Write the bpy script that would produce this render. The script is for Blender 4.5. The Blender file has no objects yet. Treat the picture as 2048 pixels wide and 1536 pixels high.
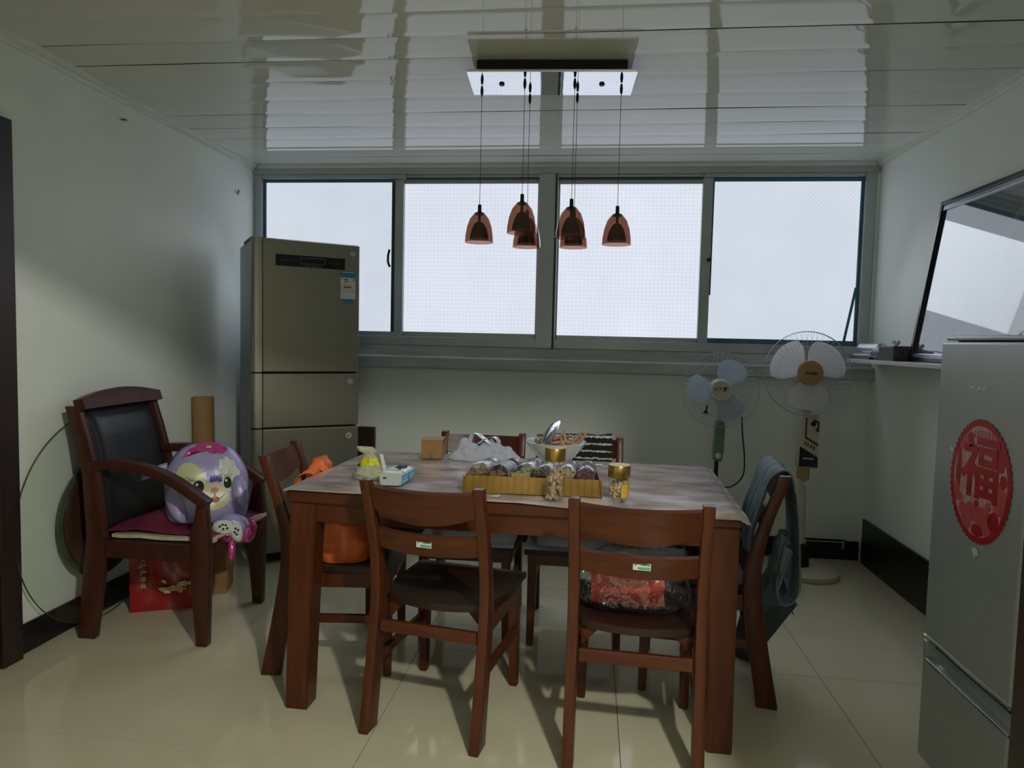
import bpy, bmesh, math, random
from mathutils import Vector, Matrix, noise
random.seed(7)
R = math.radians
COL = bpy.context.scene.collection
SC = bpy.context.scene

# ------------------------------------------------------------------ camera
cam_d = bpy.data.cameras.new('camera')
cam_d.sensor_fit = 'HORIZONTAL'
cam_d.sensor_width = 36.0
cam_d.lens = 36.0 * 1385.0 / 2048.0
cam_d.clip_start = 0.05
cam = bpy.data.objects.new('camera', cam_d)
COL.objects.link(cam)
_y = Vector((158.0, 84.0, -1385.0))                 # world +Y seen from the camera
_z = Vector((0.023, 1.0, (158.0 * 0.023 + 84.0) / 1385.0))
_y.normalize(); _z.normalize()
_x = _y.cross(_z)
_m = Matrix((_x, _y, _z))                           # rows: camera-to-world rotation
cam.matrix_world = Matrix.Translation((0, 0, 1.31)) @ _m.to_4x4()
SC.camera = cam

# ------------------------------------------------------------------ world, lights, exposure
SC.view_settings.view_transform = 'Standard'
SC.view_settings.look = 'None'
SC.view_settings.exposure = 0.0
SC.view_settings.gamma = 1.0
SC.view_settings.use_curve_mapping = False
SC.cycles.use_denoising = True
SC.cycles.max_bounces = 10
SC.cycles.diffuse_bounces = 5
SC.cycles.glossy_bounces = 5
SC.cycles.transparent_max_bounces = 16
SC.cycles.sample_clamp_indirect = 4.0
SC.cycles.caustics_reflective = False
SC.cycles.caustics_refractive = False
WINDOW_GLOW = 0.95
wd = bpy.data.worlds.new('overcast_sky'); SC.world = wd
wd.use_nodes = True
wd.node_tree.nodes['Background'].inputs[0].default_value = (0.75, 0.82, 1.0, 1)
wd.node_tree.nodes['Background'].inputs[1].default_value = 0.9
# ceiling lamp of the hall the photograph was taken from
ld = bpy.data.lights.new('hall_ceiling_lamp', 'POINT')
ld.energy = 165.0
ld.color = (1.0, 0.98, 0.87)
ld.shadow_soft_size = 0.055
lo = bpy.data.objects.new('hall_ceiling_lamp', ld); COL.objects.link(lo)
lo.location = (0.76, -0.05, 2.5)
# added area lights just inside the four panes, boosting daylight on the floor
for wx in (-1.73, -0.80, 0.22, 1.14):
    wl_ = bpy.data.lights.new('window_fill_light', 'AREA')
    wl_.shape = 'RECTANGLE'; wl_.size = 0.84; wl_.size_y = 0.55
    wl_.energy = 1.25; wl_.color = (0.84, 0.91, 1.0); wl_.spread = R(105)
    wo_ = bpy.data.objects.new('window_fill_light', wl_); COL.objects.link(wo_)
    wo_.location = (wx, 4.20, 1.86); wo_.rotation_euler = (R(-50), 0, 0)
# added unseen fill light at the hall's rear wall, far behind the camera
ad = bpy.data.lights.new('hall_fill_light', 'AREA')
ad.shape = 'RECTANGLE'; ad.size = 1.6; ad.size_y = 1.2
ad.energy = 4.0; ad.color = (0.90, 0.95, 1.0)
ao = bpy.data.objects.new('hall_fill_light', ad); COL.objects.link(ao)
ao.location = (0.2, -2.58, 1.55); ao.rotation_euler = (R(90), 0, 0)

# ------------------------------------------------------------------ materials
def lin(c):
    return tuple((x / 12.92 if x <= 0.04045 else ((x + 0.055) / 1.055) ** 2.4) for x in c)
def s8(r, g, b):
    return lin((r / 255, g / 255, b / 255))

def mat(name, col, rough=0.5, metal=0.0, var=0.0, scale=8.0, stretch=(1, 1, 1), bump=0.0, bscale=40.0,
        coat=0.0, alpha=1.0, trans=0.0, ior=1.5, col2=None, spec=0.5, rvar=0.0, detail=4.0, sss=0.0):
    m = bpy.data.materials.new(name); m.use_nodes = True
    nt = m.node_tree; b = nt.nodes['Principled BSDF']
    b.inputs['Base Color'].default_value = (*col, 1)
    b.inputs['Roughness'].default_value = rough
    b.inputs['Metallic'].default_value = metal
    b.inputs['IOR'].default_value = ior
    b.inputs['Specular IOR Level'].default_value = spec
    b.inputs['Coat Weight'].default_value = coat
    b.inputs['Coat Roughness'].default_value = 0.08
    b.inputs['Alpha'].default_value = alpha
    b.inputs['Transmission Weight'].default_value = trans
    tc = nt.nodes.new('ShaderNodeTexCoord'); mp = nt.nodes.new('ShaderNodeMapping')
    mp.inputs['Scale'].default_value = stretch
    nt.links.new(tc.outputs['Object'], mp.inputs['Vector'])
    if var > 0 or col2 is not None:
        n = nt.nodes.new('ShaderNodeTexNoise'); n.inputs['Scale'].default_value = scale; n.inputs['Detail'].default_value = detail
        nt.links.new(mp.outputs[0], n.inputs['Vector'])
        r = nt.nodes.new('ShaderNodeValToRGB')
        r.color_ramp.elements[0].position = 0.3; r.color_ramp.elements[1].position = 0.7
        if col2 is None:
            a = tuple(max(0, c * (1 - var)) for c in col); c2 = tuple(min(1, c * (1 + var)) for c in col)
        else:
            a, c2 = col, col2
        r.color_ramp.elements[0].color = (*a, 1); r.color_ramp.elements[1].color = (*c2, 1)
        nt.links.new(n.outputs['Fac'], r.inputs['Fac']); nt.links.new(r.outputs['Color'], b.inputs['Base Color'])
        if rvar > 0:
            mr = nt.nodes.new('ShaderNodeMapRange'); mr.inputs['To Min'].default_value = max(0.02, rough - rvar); mr.inputs['To Max'].default_value = rough + rvar
            nt.links.new(n.outputs['Fac'], mr.inputs['Value']); nt.links.new(mr.outputs[0], b.inputs['Roughness'])
    if bump > 0:
        n2 = nt.nodes.new('ShaderNodeTexNoise'); n2.inputs['Scale'].default_value = bscale; n2.inputs['Detail'].default_value = 3
        nt.links.new(mp.outputs[0], n2.inputs['Vector'])
        bp = nt.nodes.new('ShaderNodeBump'); bp.inputs['Strength'].default_value = bump; bp.inputs['Distance'].default_value = 0.01
        nt.links.new(n2.outputs['Fac'], bp.inputs['Height']); nt.links.new(bp.outputs['Normal'], b.inputs['Normal'])
    return m

def clear_film(name, col, amount, rough=0.12, bump=0.0, bscale=30.0, glossy=0.12, tcol=None):
    """thin clear plastic: mostly transparent, some haze of its own colour, a sharp shine"""
    m = bpy.data.materials.new(name); m.use_nodes = True
    nt = m.node_tree; nt.nodes.clear()
    out = nt.nodes.new('ShaderNodeOutputMaterial')
    tr = nt.nodes.new('ShaderNodeBsdfTransparent'); tr.inputs[0].default_value = (*(tcol or [0.6 + 0.4 * c for c in col]), 1)
    df = nt.nodes.new('ShaderNodeBsdfDiffuse'); df.inputs[0].default_value = (*col, 1)
    tl = nt.nodes.new('ShaderNodeBsdfTranslucent'); tl.inputs[0].default_value = (*col, 1)
    gl = nt.nodes.new('ShaderNodeBsdfGlossy'); gl.inputs['Roughness'].default_value = rough
    dm = nt.nodes.new('ShaderNodeMixShader'); dm.inputs[0].default_value = 0.4
    nt.links.new(df.outputs[0], dm.inputs[1]); nt.links.new(tl.outputs[0], dm.inputs[2])
    m1 = nt.nodes.new('ShaderNodeMixShader'); m1.inputs[0].default_value = amount
    nt.links.new(tr.outputs[0], m1.inputs[1]); nt.links.new(dm.outputs[0], m1.inputs[2])
    fr = nt.nodes.new('ShaderNodeFresnel'); fr.inputs['IOR'].default_value = 1.5
    ge = nt.nodes.new('ShaderNodeNewGeometry')
    inv = nt.nodes.new('ShaderNodeMath'); inv.operation = 'SUBTRACT'; inv.inputs[0].default_value = 1.0
    nt.links.new(ge.outputs['Backfacing'], inv.inputs[1])
    ma = nt.nodes.new('ShaderNodeMath'); ma.operation = 'ADD'; ma.inputs[1].default_value = glossy; ma.use_clamp = True
    nt.links.new(fr.outputs[0], ma.inputs[0])
    mf = nt.nodes.new('ShaderNodeMath'); mf.operation = 'MULTIPLY'
    nt.links.new(ma.outputs[0], mf.inputs[0]); nt.links.new(inv.outputs[0], mf.inputs[1])
    m2 = nt.nodes.new('ShaderNodeMixShader')
    nt.links.new(mf.outputs[0], m2.inputs[0]); nt.links.new(m1.outputs[0], m2.inputs[1]); nt.links.new(gl.outputs[0], m2.inputs[2])
    if bump > 0:
        tc = nt.nodes.new('ShaderNodeTexCoord')
        n2 = nt.nodes.new('ShaderNodeTexNoise'); n2.inputs['Scale'].default_value = bscale
        nt.links.new(tc.outputs['Object'], n2.inputs['Vector'])
        bp = nt.nodes.new('ShaderNodeBump'); bp.inputs['Strength'].default_value = bump; bp.inputs['Distance'].default_value = 0.02
        nt.links.new(n2.outputs['Fac'], bp.inputs['Height'])
        for nd in (gl, fr, df): nt.links.new(bp.outputs['Normal'], nd.inputs['Normal'])
    nt.links.new(m2.outputs[0], out.inputs[0])
    return m

M = {}
M['wall'] = mat('wall_paint', (0.80, 0.84, 0.80), 0.6, var=0.03, scale=2.5, bump=0.05, bscale=60)
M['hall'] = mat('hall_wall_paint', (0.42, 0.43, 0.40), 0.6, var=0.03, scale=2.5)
M['sill'] = mat('sill_plaster', (0.50, 0.54, 0.54), 0.55, col2=(0.36, 0.38, 0.38), scale=5, stretch=(0.6, 1, 4), bump=0.15, bscale=30)
M['ceil'] = mat('ceiling_pvc', (0.68, 0.70, 0.65), 0.05, var=0.03, scale=1.2, stretch=(0.25, 6, 1), ior=1.48)
M['groove'] = mat('ceiling_groove', (0.05, 0.05, 0.055), 0.7, var=0.1)
M['tile'] = mat('floor_tile', (0.62, 0.585, 0.42), 0.075, var=0.05, scale=3.0, ior=1.52)
M['grout'] = mat('tile_grout', (0.10, 0.09, 0.07), 0.8, var=0.1)
M['black'] = mat('black_skirting', (0.007, 0.007, 0.009), 0.35, var=0.3, scale=10)
M['wood'] = mat('red_brown_wood', (0.056, 0.0130, 0.0038), 0.36, col2=(0.094, 0.0245, 0.0068), scale=9, stretch=(4, 4, 0.5), coat=0.03, spec=0.32, bump=0.03, bscale=50)
M['wood_h'] = mat('red_brown_wood_rail', (0.056, 0.0130, 0.0038), 0.36, col2=(0.094, 0.0245, 0.0068), scale=9, stretch=(0.5, 4, 4), coat=0.03, spec=0.32, bump=0.03, bscale=50)
M['wood_dark'] = mat('dark_brown_wood', (0.030, 0.014, 0.010), 0.34, col2=(0.052, 0.022, 0.014), scale=8, stretch=(4, 4, 0.5), coat=0.3)
M['seat_wood'] = mat('dark_seat_wood', (0.020, 0.008, 0.005), 0.36, col2=(0.034, 0.013, 0.007), scale=7, stretch=(3, 0.5, 1), coat=0.08, spec=0.3)
M['arm_wood'] = mat('armchair_wood', (0.040, 0.012, 0.007), 0.36, col2=(0.066, 0.019, 0.010), scale=8, stretch=(3, 3, 0.6), coat=0.05, spec=0.35)
M['door_wood'] = mat('door_frame_wood', (0.014, 0.009, 0.008), 0.45, col2=(0.026, 0.015, 0.012), scale=6, stretch=(3, 3, 0.3))
M['leather'] = mat('black_leather', (0.011, 0.012, 0.015), 0.33, var=0.15, scale=30, bump=0.12, bscale=220)
M['alu'] = mat('window_aluminium', (0.42, 0.46, 0.46), 0.42, metal=0.35, var=0.08, scale=4)
M['alu_teal'] = mat('teal_window_profile', (0.045, 0.16, 0.22), 0.4, var=0.15, scale=5)
M['alu_dark'] = mat('dark_window_seal', (0.03, 0.035, 0.04), 0.6, var=0.2)
M['fridge'] = mat('olive_silver_fridge_door', (0.30, 0.295, 0.24), 0.33, metal=0.75, var=0.04, scale=30, stretch=(1, 1, 12), bump=0.02, bscale=180)
M['fridge_side'] = mat('grey_fridge_side', (0.16, 0.19, 0.21), 0.38, var=0.05, scale=6)
M['fridge2'] = mat('silver_fridge_door', (0.40, 0.43, 0.43), 0.36, metal=0.45, var=0.03, scale=25, stretch=(12, 1, 1))
M['gasket'] = mat('black_gasket', (0.01, 0.01, 0.011), 0.6, var=0.2)
M['panel'] = mat('black_control_panel', (0.008, 0.009, 0.010), 0.12, var=0.2)
M['grey_print'] = mat('grey_print', (0.15, 0.16, 0.16), 0.5, var=0.1)
M['white_label'] = mat('white_label_paper', (0.66, 0.68, 0.68), 0.5, var=0.04)
M['blue_label'] = mat('blue_label_paper', (0.03, 0.20, 0.36), 0.4, var=0.1)
M['green_label'] = mat('green_label_ink', (0.07, 0.40, 0.22), 0.5, var=0.1)
M['black_ink'] = mat('black_ink', (0.01, 0.01, 0.012), 0.5, var=0.2)
M['red_ink'] = mat('red_ink', (0.55, 0.04, 0.07), 0.5, var=0.1)
M['silver_sticker'] = mat('silver_sticker', (0.48, 0.50, 0.52), 0.35, metal=0.3, var=0.05)
M['chrome'] = mat('mirror_chrome', (0.86, 0.87, 0.90), 0.04, metal=1.0, var=0.02, bump=0.03, bscale=9)
M['steel'] = mat('polished_steel', (0.70, 0.71, 0.73), 0.14, metal=1.0, var=0.03)
M['dark_metal'] = mat('dark_metal', (0.012, 0.012, 0.014), 0.4, metal=0.4, var=0.2)
M['red_film'] = mat('red_paper_cut', (0.34, 0.012, 0.016), 0.28, var=0.2, scale=25)
M['red_film_mid'] = mat('light_red_print', (0.44, 0.075, 0.085), 0.28, var=0.25, scale=60)
M['pink_film'] = mat('pink_translucent_backing', (0.50, 0.33, 0.34), 0.25, col2=(0.42, 0.20, 0.21), scale=55, bump=0.1, bscale=50)
M['white_plastic'] = mat('white_plastic', (0.62, 0.64, 0.62), 0.4, var=0.04)
M['cream_plastic'] = mat('cream_plastic', (0.50, 0.47, 0.38), 0.4, var=0.06)
M['tan_plastic'] = mat('tan_plastic', (0.40, 0.24, 0.10), 0.35, var=0.08)
M['green_plastic'] = mat('grey_green_plastic', (0.15, 0.23, 0.18), 0.4, var=0.08)
def thin_plastic(name, col, tl=0.5):
    m = mat(name, col, 0.3, var=0.03)
    nt = m.node_tree; b = nt.nodes['Principled BSDF']; out = nt.nodes['Material Output']
    t = nt.nodes.new('ShaderNodeBsdfTranslucent'); t.inputs[0].default_value = (*col, 1)
    mx = nt.nodes.new('ShaderNodeMixShader'); mx.inputs[0].default_value = tl
    nt.links.new(b.outputs[0], mx.inputs[1]); nt.links.new(t.outputs[0], mx.inputs[2]); nt.links.new(mx.outputs[0], out.inputs[0])
    return m
M['blade_blue'] = thin_plastic('pale_blue_fan_blade', (0.68, 0.75, 0.83), 0.6)
M['blade_white'] = thin_plastic('white_fan_blade', (0.90, 0.90, 0.92), 0.55)
M['wire'] = mat('grey_cage_wire', (0.42, 0.44, 0.45), 0.35, metal=0.3, var=0.05)
M['cardboard'] = mat('cardboard', (0.31, 0.18, 0.07), 0.75, var=0.10, scale=12, bump=0.05, bscale=60)
M['cardboard_dark'] = mat('cardboard_edge', (0.14, 0.075, 0.03), 0.8, var=0.2)
M['orange_bag'] = mat('orange_plastic_bag', (0.78, 0.17, 0.04), 0.35, var=0.15, scale=14, bump=0.3, bscale=20)
M['purple'] = mat('lavender_foil', (0.33, 0.30, 0.54), 0.34, col2=(0.39, 0.37, 0.60), scale=8, metal=0.12, bump=0.45, bscale=16)
M['cream_foil'] = mat('pale_yellow_green_foil', (0.56, 0.58, 0.33), 0.3, var=0.06, scale=12)
M['white_foil'] = mat('white_fluffy_foil', (0.62, 0.66, 0.60), 0.28, var=0.12, scale=40, bump=0.5, bscale=60)
M['magenta_foil'] = mat('magenta_foil', (0.52, 0.045, 0.24), 0.18, col2=(0.66, 0.10, 0.34), scale=20, metal=0.4, bump=0.5, bscale=40)
M['violet'] = mat('violet_print', (0.14, 0.10, 0.42), 0.3, var=0.1)
M['pink'] = mat('pink_print', (0.55, 0.12, 0.20), 0.3, var=0.1)
M['eye_black'] = mat('glossy_black_eye', (0.004, 0.004, 0.005), 0.3, var=0.2, spec=0.15)
M['green_eye'] = mat('dark_green_print', (0.015, 0.05, 0.015), 0.2, var=0.2)
M['maroon_cloth'] = mat('maroon_cloth', (0.16, 0.012, 0.045), 0.6, var=0.25, scale=25, bump=0.3, bscale=60)
M['red_cloth'] = mat('bright_red_cloth', (0.55, 0.02, 0.02), 0.5, var=0.1)
M['foam'] = mat('cream_foam', (0.56, 0.50, 0.33), 0.8, var=0.12, scale=30, bump=0.2, bscale=80)
M['red_bag'] = mat('glossy_red_gift_bag', (0.30, 0.010, 0.010), 0.22, var=0.15, scale=6, bump=0.2, bscale=9)
M['gold_ink'] = mat('gold_ink', (0.52, 0.36, 0.16), 0.35, metal=0.3, var=0.25, scale=40)
M['pale_gold'] = mat('pale_gold_lettering', (0.55, 0.30, 0.16), 0.4, var=0.1)
M['gold_cap'] = mat('brushed_gold_cap', (0.36, 0.235, 0.06), 0.32, metal=0.85, var=0.08, scale=30)
M['gold_tray'] = mat('gold_plastic_tray', (0.30, 0.175, 0.035), 0.28, metal=0.35, var=0.12, scale=15)
M['nut'] = mat('pistachio_shell', (0.50, 0.35, 0.20), 0.55, col2=(0.34, 0.20, 0.09), scale=35)
M['nut_pale'] = mat('cream_nut', (0.55, 0.43, 0.20), 0.55, col2=(0.42, 0.30, 0.11), scale=35)
M['spice_brown'] = mat('brown_spice', (0.20, 0.10, 0.03), 0.6, col2=(0.38, 0.24, 0.08), scale=90)
M['spice_green'] = mat('green_spice', (0.28, 0.30, 0.12), 0.6, col2=(0.42, 0.40, 0.20), scale=90)
M['spice_red'] = mat('dark_red_dates', (0.085, 0.012, 0.012), 0.35, col2=(0.16, 0.02, 0.02), scale=60)
M['clear'] = clear_film('clear_plastic', (0.85, 0.87, 0.88), 0.05, rough=0.04, glossy=0.04)
M['clear_label'] = clear_film('printed_clear_plastic', (0.45, 0.45, 0.52), 0.40, rough=0.10, glossy=0.05)
M['clear_bag'] = clear_film('crinkled_clear_bag', (0.80, 0.82, 0.84), 0.035, rough=0.09, bump=1.0, bscale=30, glossy=0.07)
M['white_bag'] = clear_film('milky_white_bag', (0.84, 0.87, 0.94), 0.72, rough=0.16, bump=1.0, bscale=18, glossy=0.10)
M['snack_bag'] = clear_film('pale_snack_bag', (0.78, 0.80, 0.58), 0.72, rough=0.15, bump=0.8, bscale=30)
M['amber'] = clear_film('amber_lamp_shade', (0.36, 0.22, 0.16), 0.14, rough=0.06, glossy=0.01, tcol=(0.78, 0.61, 0.54))
M['pane_glass'] = clear_film('clear_sheet_glass', (0.50, 0.62, 0.52), 0.006, rough=0.02, glossy=0.0, tcol=(0.972, 0.985, 0.975))
M['green_edge'] = mat('green_glass_edge', (0.055, 0.075, 0.045), 0.15, var=0.2)
M['tissue_blue'] = mat('blue_tissue_pack', (0.02, 0.24, 0.48), 0.28, col2=(0.10, 0.42, 0.62), scale=30)
M['tissue_pale'] = mat('pale_grey_tissue_pack', (0.46, 0.55, 0.57), 0.25, col2=(0.58, 0.62, 0.52), scale=9, bump=0.3, bscale=25)
M['navy'] = mat('navy_print', (0.015, 0.02, 0.06), 0.4, var=0.2)
M['lime'] = mat('lime_yellow_print', (0.58, 0.56, 0.01), 0.35, var=0.08)
M['porcelain'] = mat('white_porcelain', (0.66, 0.70, 0.66), 0.12, var=0.03, coat=0.5)
M['green_glaze'] = mat('grey_green_glaze', (0.16, 0.25, 0.19), 0.15, var=0.2)
M['stick'] = mat('brown_dried_snack', (0.36, 0.19, 0.11), 0.55, col2=(0.50, 0.31, 0.20), scale=40)
M['red_wrap'] = mat('dull_red_wrapper', (0.26, 0.055, 0.04), 0.4, var=0.3, scale=30)
M['denim'] = mat('faded_blue_denim', (0.12, 0.18, 0.225), 0.8, col2=(0.24, 0.315, 0.36), scale=12, bump=0.3, bscale=250)
M['frame'] = mat('black_picture_frame', (0.010, 0.011, 0.018), 0.22, var=0.2)
M['frame_silver'] = mat('silver_picture_liner', (0.42, 0.44, 0.50), 0.25, metal=0.6, var=0.05)
M['shelf'] = mat('white_shelf', (0.60, 0.61, 0.62), 0.3, var=0.04)
M['foil_roll'] = mat('silver_film_roll', (0.60, 0.64, 0.64), 0.2, metal=0.6, var=0.08)
M['pouch'] = mat('blue_white_patterned_pouch', (0.35, 0.37, 0.42), 0.4, col2=(0.015, 0.02, 0.06), scale=70)
M['dark_box'] = mat('dark_patterned_box', (0.02, 0.02, 0.02), 0.4, col2=(0.10, 0.10, 0.10), scale=40)
M['red_box'] = mat('red_card_box', (0.62, 0.045, 0.030), 0.4, var=0.08)
M['tape'] = mat('peeled_tape', (0.60, 0.62, 0.62), 0.35, var=0.1)
M['nail'] = mat('nail_steel', (0.06, 0.06, 0.06), 0.4, metal=0.5, var=0.2)

# frosted chequered glass lit by the overcast sky behind it
def glowing_glass(name, tint, fr=0.0, diag=False):
    m = bpy.data.materials.new(name); m.use_nodes = True
    nt = m.node_tree; nt.nodes.clear(); N = nt.nodes.new; L = nt.links.new
    out = N('ShaderNodeOutputMaterial'); tc = N('ShaderNodeTexCoord')
    sep = N('ShaderNodeSeparateXYZ'); L(tc.outputs['Object'], sep.inputs[0])
    def cell(sock, ph):
        a = N('ShaderNodeMath'); a.operation = 'MULTIPLY'; a.inputs[1].default_value = 2 * math.pi / 0.0245
        L(sock, a.inputs[0])
        b = N('ShaderNodeMath'); b.operation = 'ADD'; b.inputs[1].default_value = ph; L(a.outputs[0], b.inputs[0])
        c = N('ShaderNodeMath'); c.operation = 'SINE'; L(b.outputs[0], c.inputs[0])
        return c.outputs[0]
    sx, sz = cell(sep.outputs['X'], 0.0), cell(sep.outputs['Z'], 0.0)
    pr = N('ShaderNodeMath'); pr.operation = 'MULTIPLY' if diag else 'MAXIMUM'
    L(sx, pr.inputs[0]); L(sz, pr.inputs[1])
    ns = N('ShaderNodeTexNoise'); ns.inputs['Scale'].default_value = 3.0; ns.inputs['Detail'].default_value = 5
    L(tc.outputs['Object'], ns.inputs['Vector'])
    k = N('ShaderNodeMath'); k.operation = 'MULTIPLY_ADD'; k.inputs[1].default_value = 0.075 if diag else 0.06; k.inputs[2].default_value = 0.90
    L(pr.outputs[0], k.inputs[0])
    k2 = N('ShaderNodeMath'); k2.operation = 'MULTIPLY_ADD'; k2.inputs[1].default_value = 0.16
    L(ns.outputs['Fac'], k2.inputs[0]); L(k.outputs[0], k2.inputs[2])
    em = N('ShaderNodeEmission'); em.inputs[0].default_value = (*tint, 1)
    st = N('ShaderNodeMath'); st.operation = 'MULTIPLY'; st.inputs[1].default_value = WINDOW_GLOW
    L(k2.outputs[0], st.inputs[0]); L(st.outputs[0], em.inputs[1])
    gl = N('ShaderNodeBsdfGlossy'); gl.inputs['Roughness'].default_value = 0.15
    mx = N('ShaderNodeMixShader'); mx.inputs[0].default_value = 0.04
    L(em.outputs[0], mx.inputs[1]); L(gl.outputs[0], mx.inputs[2]); L(mx.outputs[0], out.inputs[0])
    return m
M['pane_mid'] = glowing_glass('frosted_glass_lavender', (0.785, 0.83, 0.94))
M['pane_side'] = glowing_glass('frosted_glass_cool', (0.70, 0.765, 0.86), diag=True)

# ------------------------------------------------------------------ builders
def finish(bm, name, m, parent=None, smooth=None, loc=None):
    bmesh.ops.recalc_face_normals(bm, faces=bm.faces)
    me = bpy.data.meshes.new(name); bm.to_mesh(me); bm.free()
    if m: me.materials.append(m)
    if smooth is not None:
        for p in me.polygons: p.use_smooth = True
        if smooth < 179:
            me.set_sharp_from_angle(angle=R(smooth))
    o = bpy.data.objects.new(name, me); COL.objects.link(o)
    if parent is not None: o.parent = parent
    if loc is not None: o.location = loc
    return o

def thing(name, label, cat, loc=(0, 0, 0), rz=0.0, group=None):
    o = bpy.data.objects.new(name, None); COL.objects.link(o)
    o.empty_display_size = 0.1
    o.location = loc; o.rotation_euler = (0, 0, R(rz))
    o['label'] = label; o['category'] = cat
    if group: o['group'] = group
    return o
def tag(o, label, cat, group=None, kind=None):
    o['label'] = label; o['category'] = cat
    if group: o['group'] = group
    if kind: o['kind'] = kind
    return o
def struct(o):
    o['kind'] = 'structure'; return o
def stuff(o):
    o['kind'] = 'stuff'; return o

def box(bm, c, s, bev=0.0, rot=None, segs=2):
    mt = Matrix.Translation(c)
    if rot is not None: mt = mt @ rot
    r = bmesh.ops.create_cube(bm, size=1.0, matrix=mt @ Matrix.Diagonal((*s, 1)))
    if bev > 0:
        es = list({e for v in r['verts'] for e in v.link_edges})
        bmesh.ops.bevel(bm, geom=es, offset=bev, segments=segs, affect='EDGES', profile=0.5)
def bx(x0, x1, y0, y1, z0, z1, bev=0.0):
    bm = bmesh.new(); box(bm, ((x0 + x1) / 2, (y0 + y1) / 2, (z0 + z1) / 2), (x1 - x0, y1 - y0, z1 - z0), bev); return bm
def cbox(c, s, bev=0.0, rot=None):
    bm = bmesh.new(); box(bm, c, s, bev, rot); return bm

def lathe(bm, prof, c=(0, 0, 0), n=24, rot=None, cap0=True, cap1=True, jitter=0.0):
    """prof: list of (radius, height)"""
    rings = []
    mt = Matrix.Translation(c) @ (rot if rot is not None else Matrix.Identity(4))
    for r, h in prof:
        ring = []
        for k in range(n):
            a = 2 * math.pi * k / n
            ring.append(bm.verts.new(mt @ Vector((r * math.cos(a), r * math.sin(a), h))))
        rings.append(ring)
    for a, b in zip(rings, rings[1:]):
        for k in range(n):
            bm.faces.new((a[k], a[(k + 1) % n], b[(k + 1) % n], b[k]))
    if cap0: bm.faces.new(rings[0][::-1])
    if cap1: bm.faces.new(rings[-1])
    return bm
def lathed(prof, c=(0, 0, 0), n=24, **kw):
    return lathe(bmesh.new(), prof, c, n, **kw)

def tube(bm, pts, rad, n=8, cap=True, flat=1.0):
    """sweep a circle of radius rad (number or list) along pts; flat squashes it along the second axis"""
    pts = [Vector(p) for p in pts]
    rings = []; up = None
    for i, p in enumerate(pts):
        t = (pts[min(i + 1, len(pts) - 1)] - pts[max(i - 1, 0)]).normalized()
        if up is None:
            up = Vector((0, 0, 1)) if abs(t.z) < 0.9 else Vector((1, 0, 0))
        a = (up - t * up.dot(t)).normalized(); b = t.cross(a); up = a
        r = rad[i] if isinstance(rad, (list, tuple)) else rad
        rings.append([bm.verts.new(p + a * (r * math.cos(2 * math.pi * k / n)) + b * (r * flat * math.sin(2 * math.pi * k / n))) for k in range(n)])
    for a, b in zip(rings, rings[1:]):
        for k in range(n):
            bm.faces.new((a[k], a[(k + 1) % n], b[(k + 1) % n], b[k]))
    if cap:
        bm.faces.new(rings[0][::-1]); bm.faces.new(rings[-1])
    return bm
def smooth_path(pts, n=6):
    pts = [Vector(p) for p in pts]; out = []
    for i in range(len(pts) - 1):
        p0, p1, p2, p3 = pts[max(i - 1, 0)], pts[i], pts[i + 1], pts[min(i + 2, len(pts) - 1)]
        for k in range(n):
            t = k / n
            out.append(0.5 * ((2 * p1) + (p2 - p0) * t + (2 * p0 - 5 * p1 + 4 * p2 - p3) * t * t + (3 * p1 - p0 - 3 * p2 + p3) * t ** 3))
    out.append(pts[-1]); return out

def grid(f, nu, nv, closed_u=False):
    """sheet from f(u, v), u and v in 0..1"""
    bm = bmesh.new(); vs = []
    for j in range(nv + 1):
        row = []
        for i in range(nu + (0 if closed_u else 1)):
            row.append(bm.verts.new(f(i / nu, j / nv)))
        vs.append(row)
    for j in range(nv):
        for i in range(nu):
            i2 = (i + 1) % len(vs[0])
            bm.faces.new((vs[j][i], vs[j][i2], vs[j + 1][i2], vs[j + 1][i]))
    return bm
def thicken(bm, t):
    bmesh.ops.recalc_face_normals(bm, faces=bm.faces)
    bmesh.ops.solidify(bm, geom=list(bm.faces), thickness=t)
    return bm

def prism(bm, poly, axis, a, b, bev=0.0):
    """extrude a 2-D polygon between a and b along axis ('x','y','z')"""
    def P(u, v, w):
        return {'x': (w, u, v), 'y': (u, w, v), 'z': (u, v, w)}[axis]
    va = [bm.verts.new(P(u, v, a)) for u, v in poly]; vb = [bm.verts.new(P(u, v, b)) for u, v in poly]
    n = len(poly); fs = [bm.faces.new(va[::-1]), bm.faces.new(vb)]
    for k in range(n): fs.append(bm.faces.new((va[k], va[(k + 1) % n], vb[(k + 1) % n], vb[k])))
    if bev > 0:
        es = list({e for f in fs for e in f.edges})
        bmesh.ops.bevel(bm, geom=es, offset=bev, segments=2, affect='EDGES', profile=0.5)
    return bm

def strip(bm, front, rear, x0, x1, bev=0.004):
    """a bar whose side outline (y, z) is front then rear reversed, between x0 and x1; quads only"""
    rows = []
    for (yf, zf), (yr, zr) in zip(front, rear):
        rows.append([bm.verts.new(p) for p in ((x0, yf, zf), (x1, yf, zf), (x1, yr, zr), (x0, yr, zr))])
    for a, b in zip(rows, rows[1:]):
        for k in range(4): bm.faces.new((a[k], a[(k + 1) % 4], b[(k + 1) % 4], b[k]))
    bm.faces.new(rows[0][::-1]); bm.faces.new(rows[-1])
    if bev > 0:
        bmesh.ops.recalc_face_normals(bm, faces=bm.faces)
        es = [e for e in bm.edges if len(e.link_faces) == 2 and e.calc_face_angle(0) > R(40)]
        bmesh.ops.bevel(bm, geom=es, offset=bev, segments=2, affect='EDGES', profile=0.5)
    return bm

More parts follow.
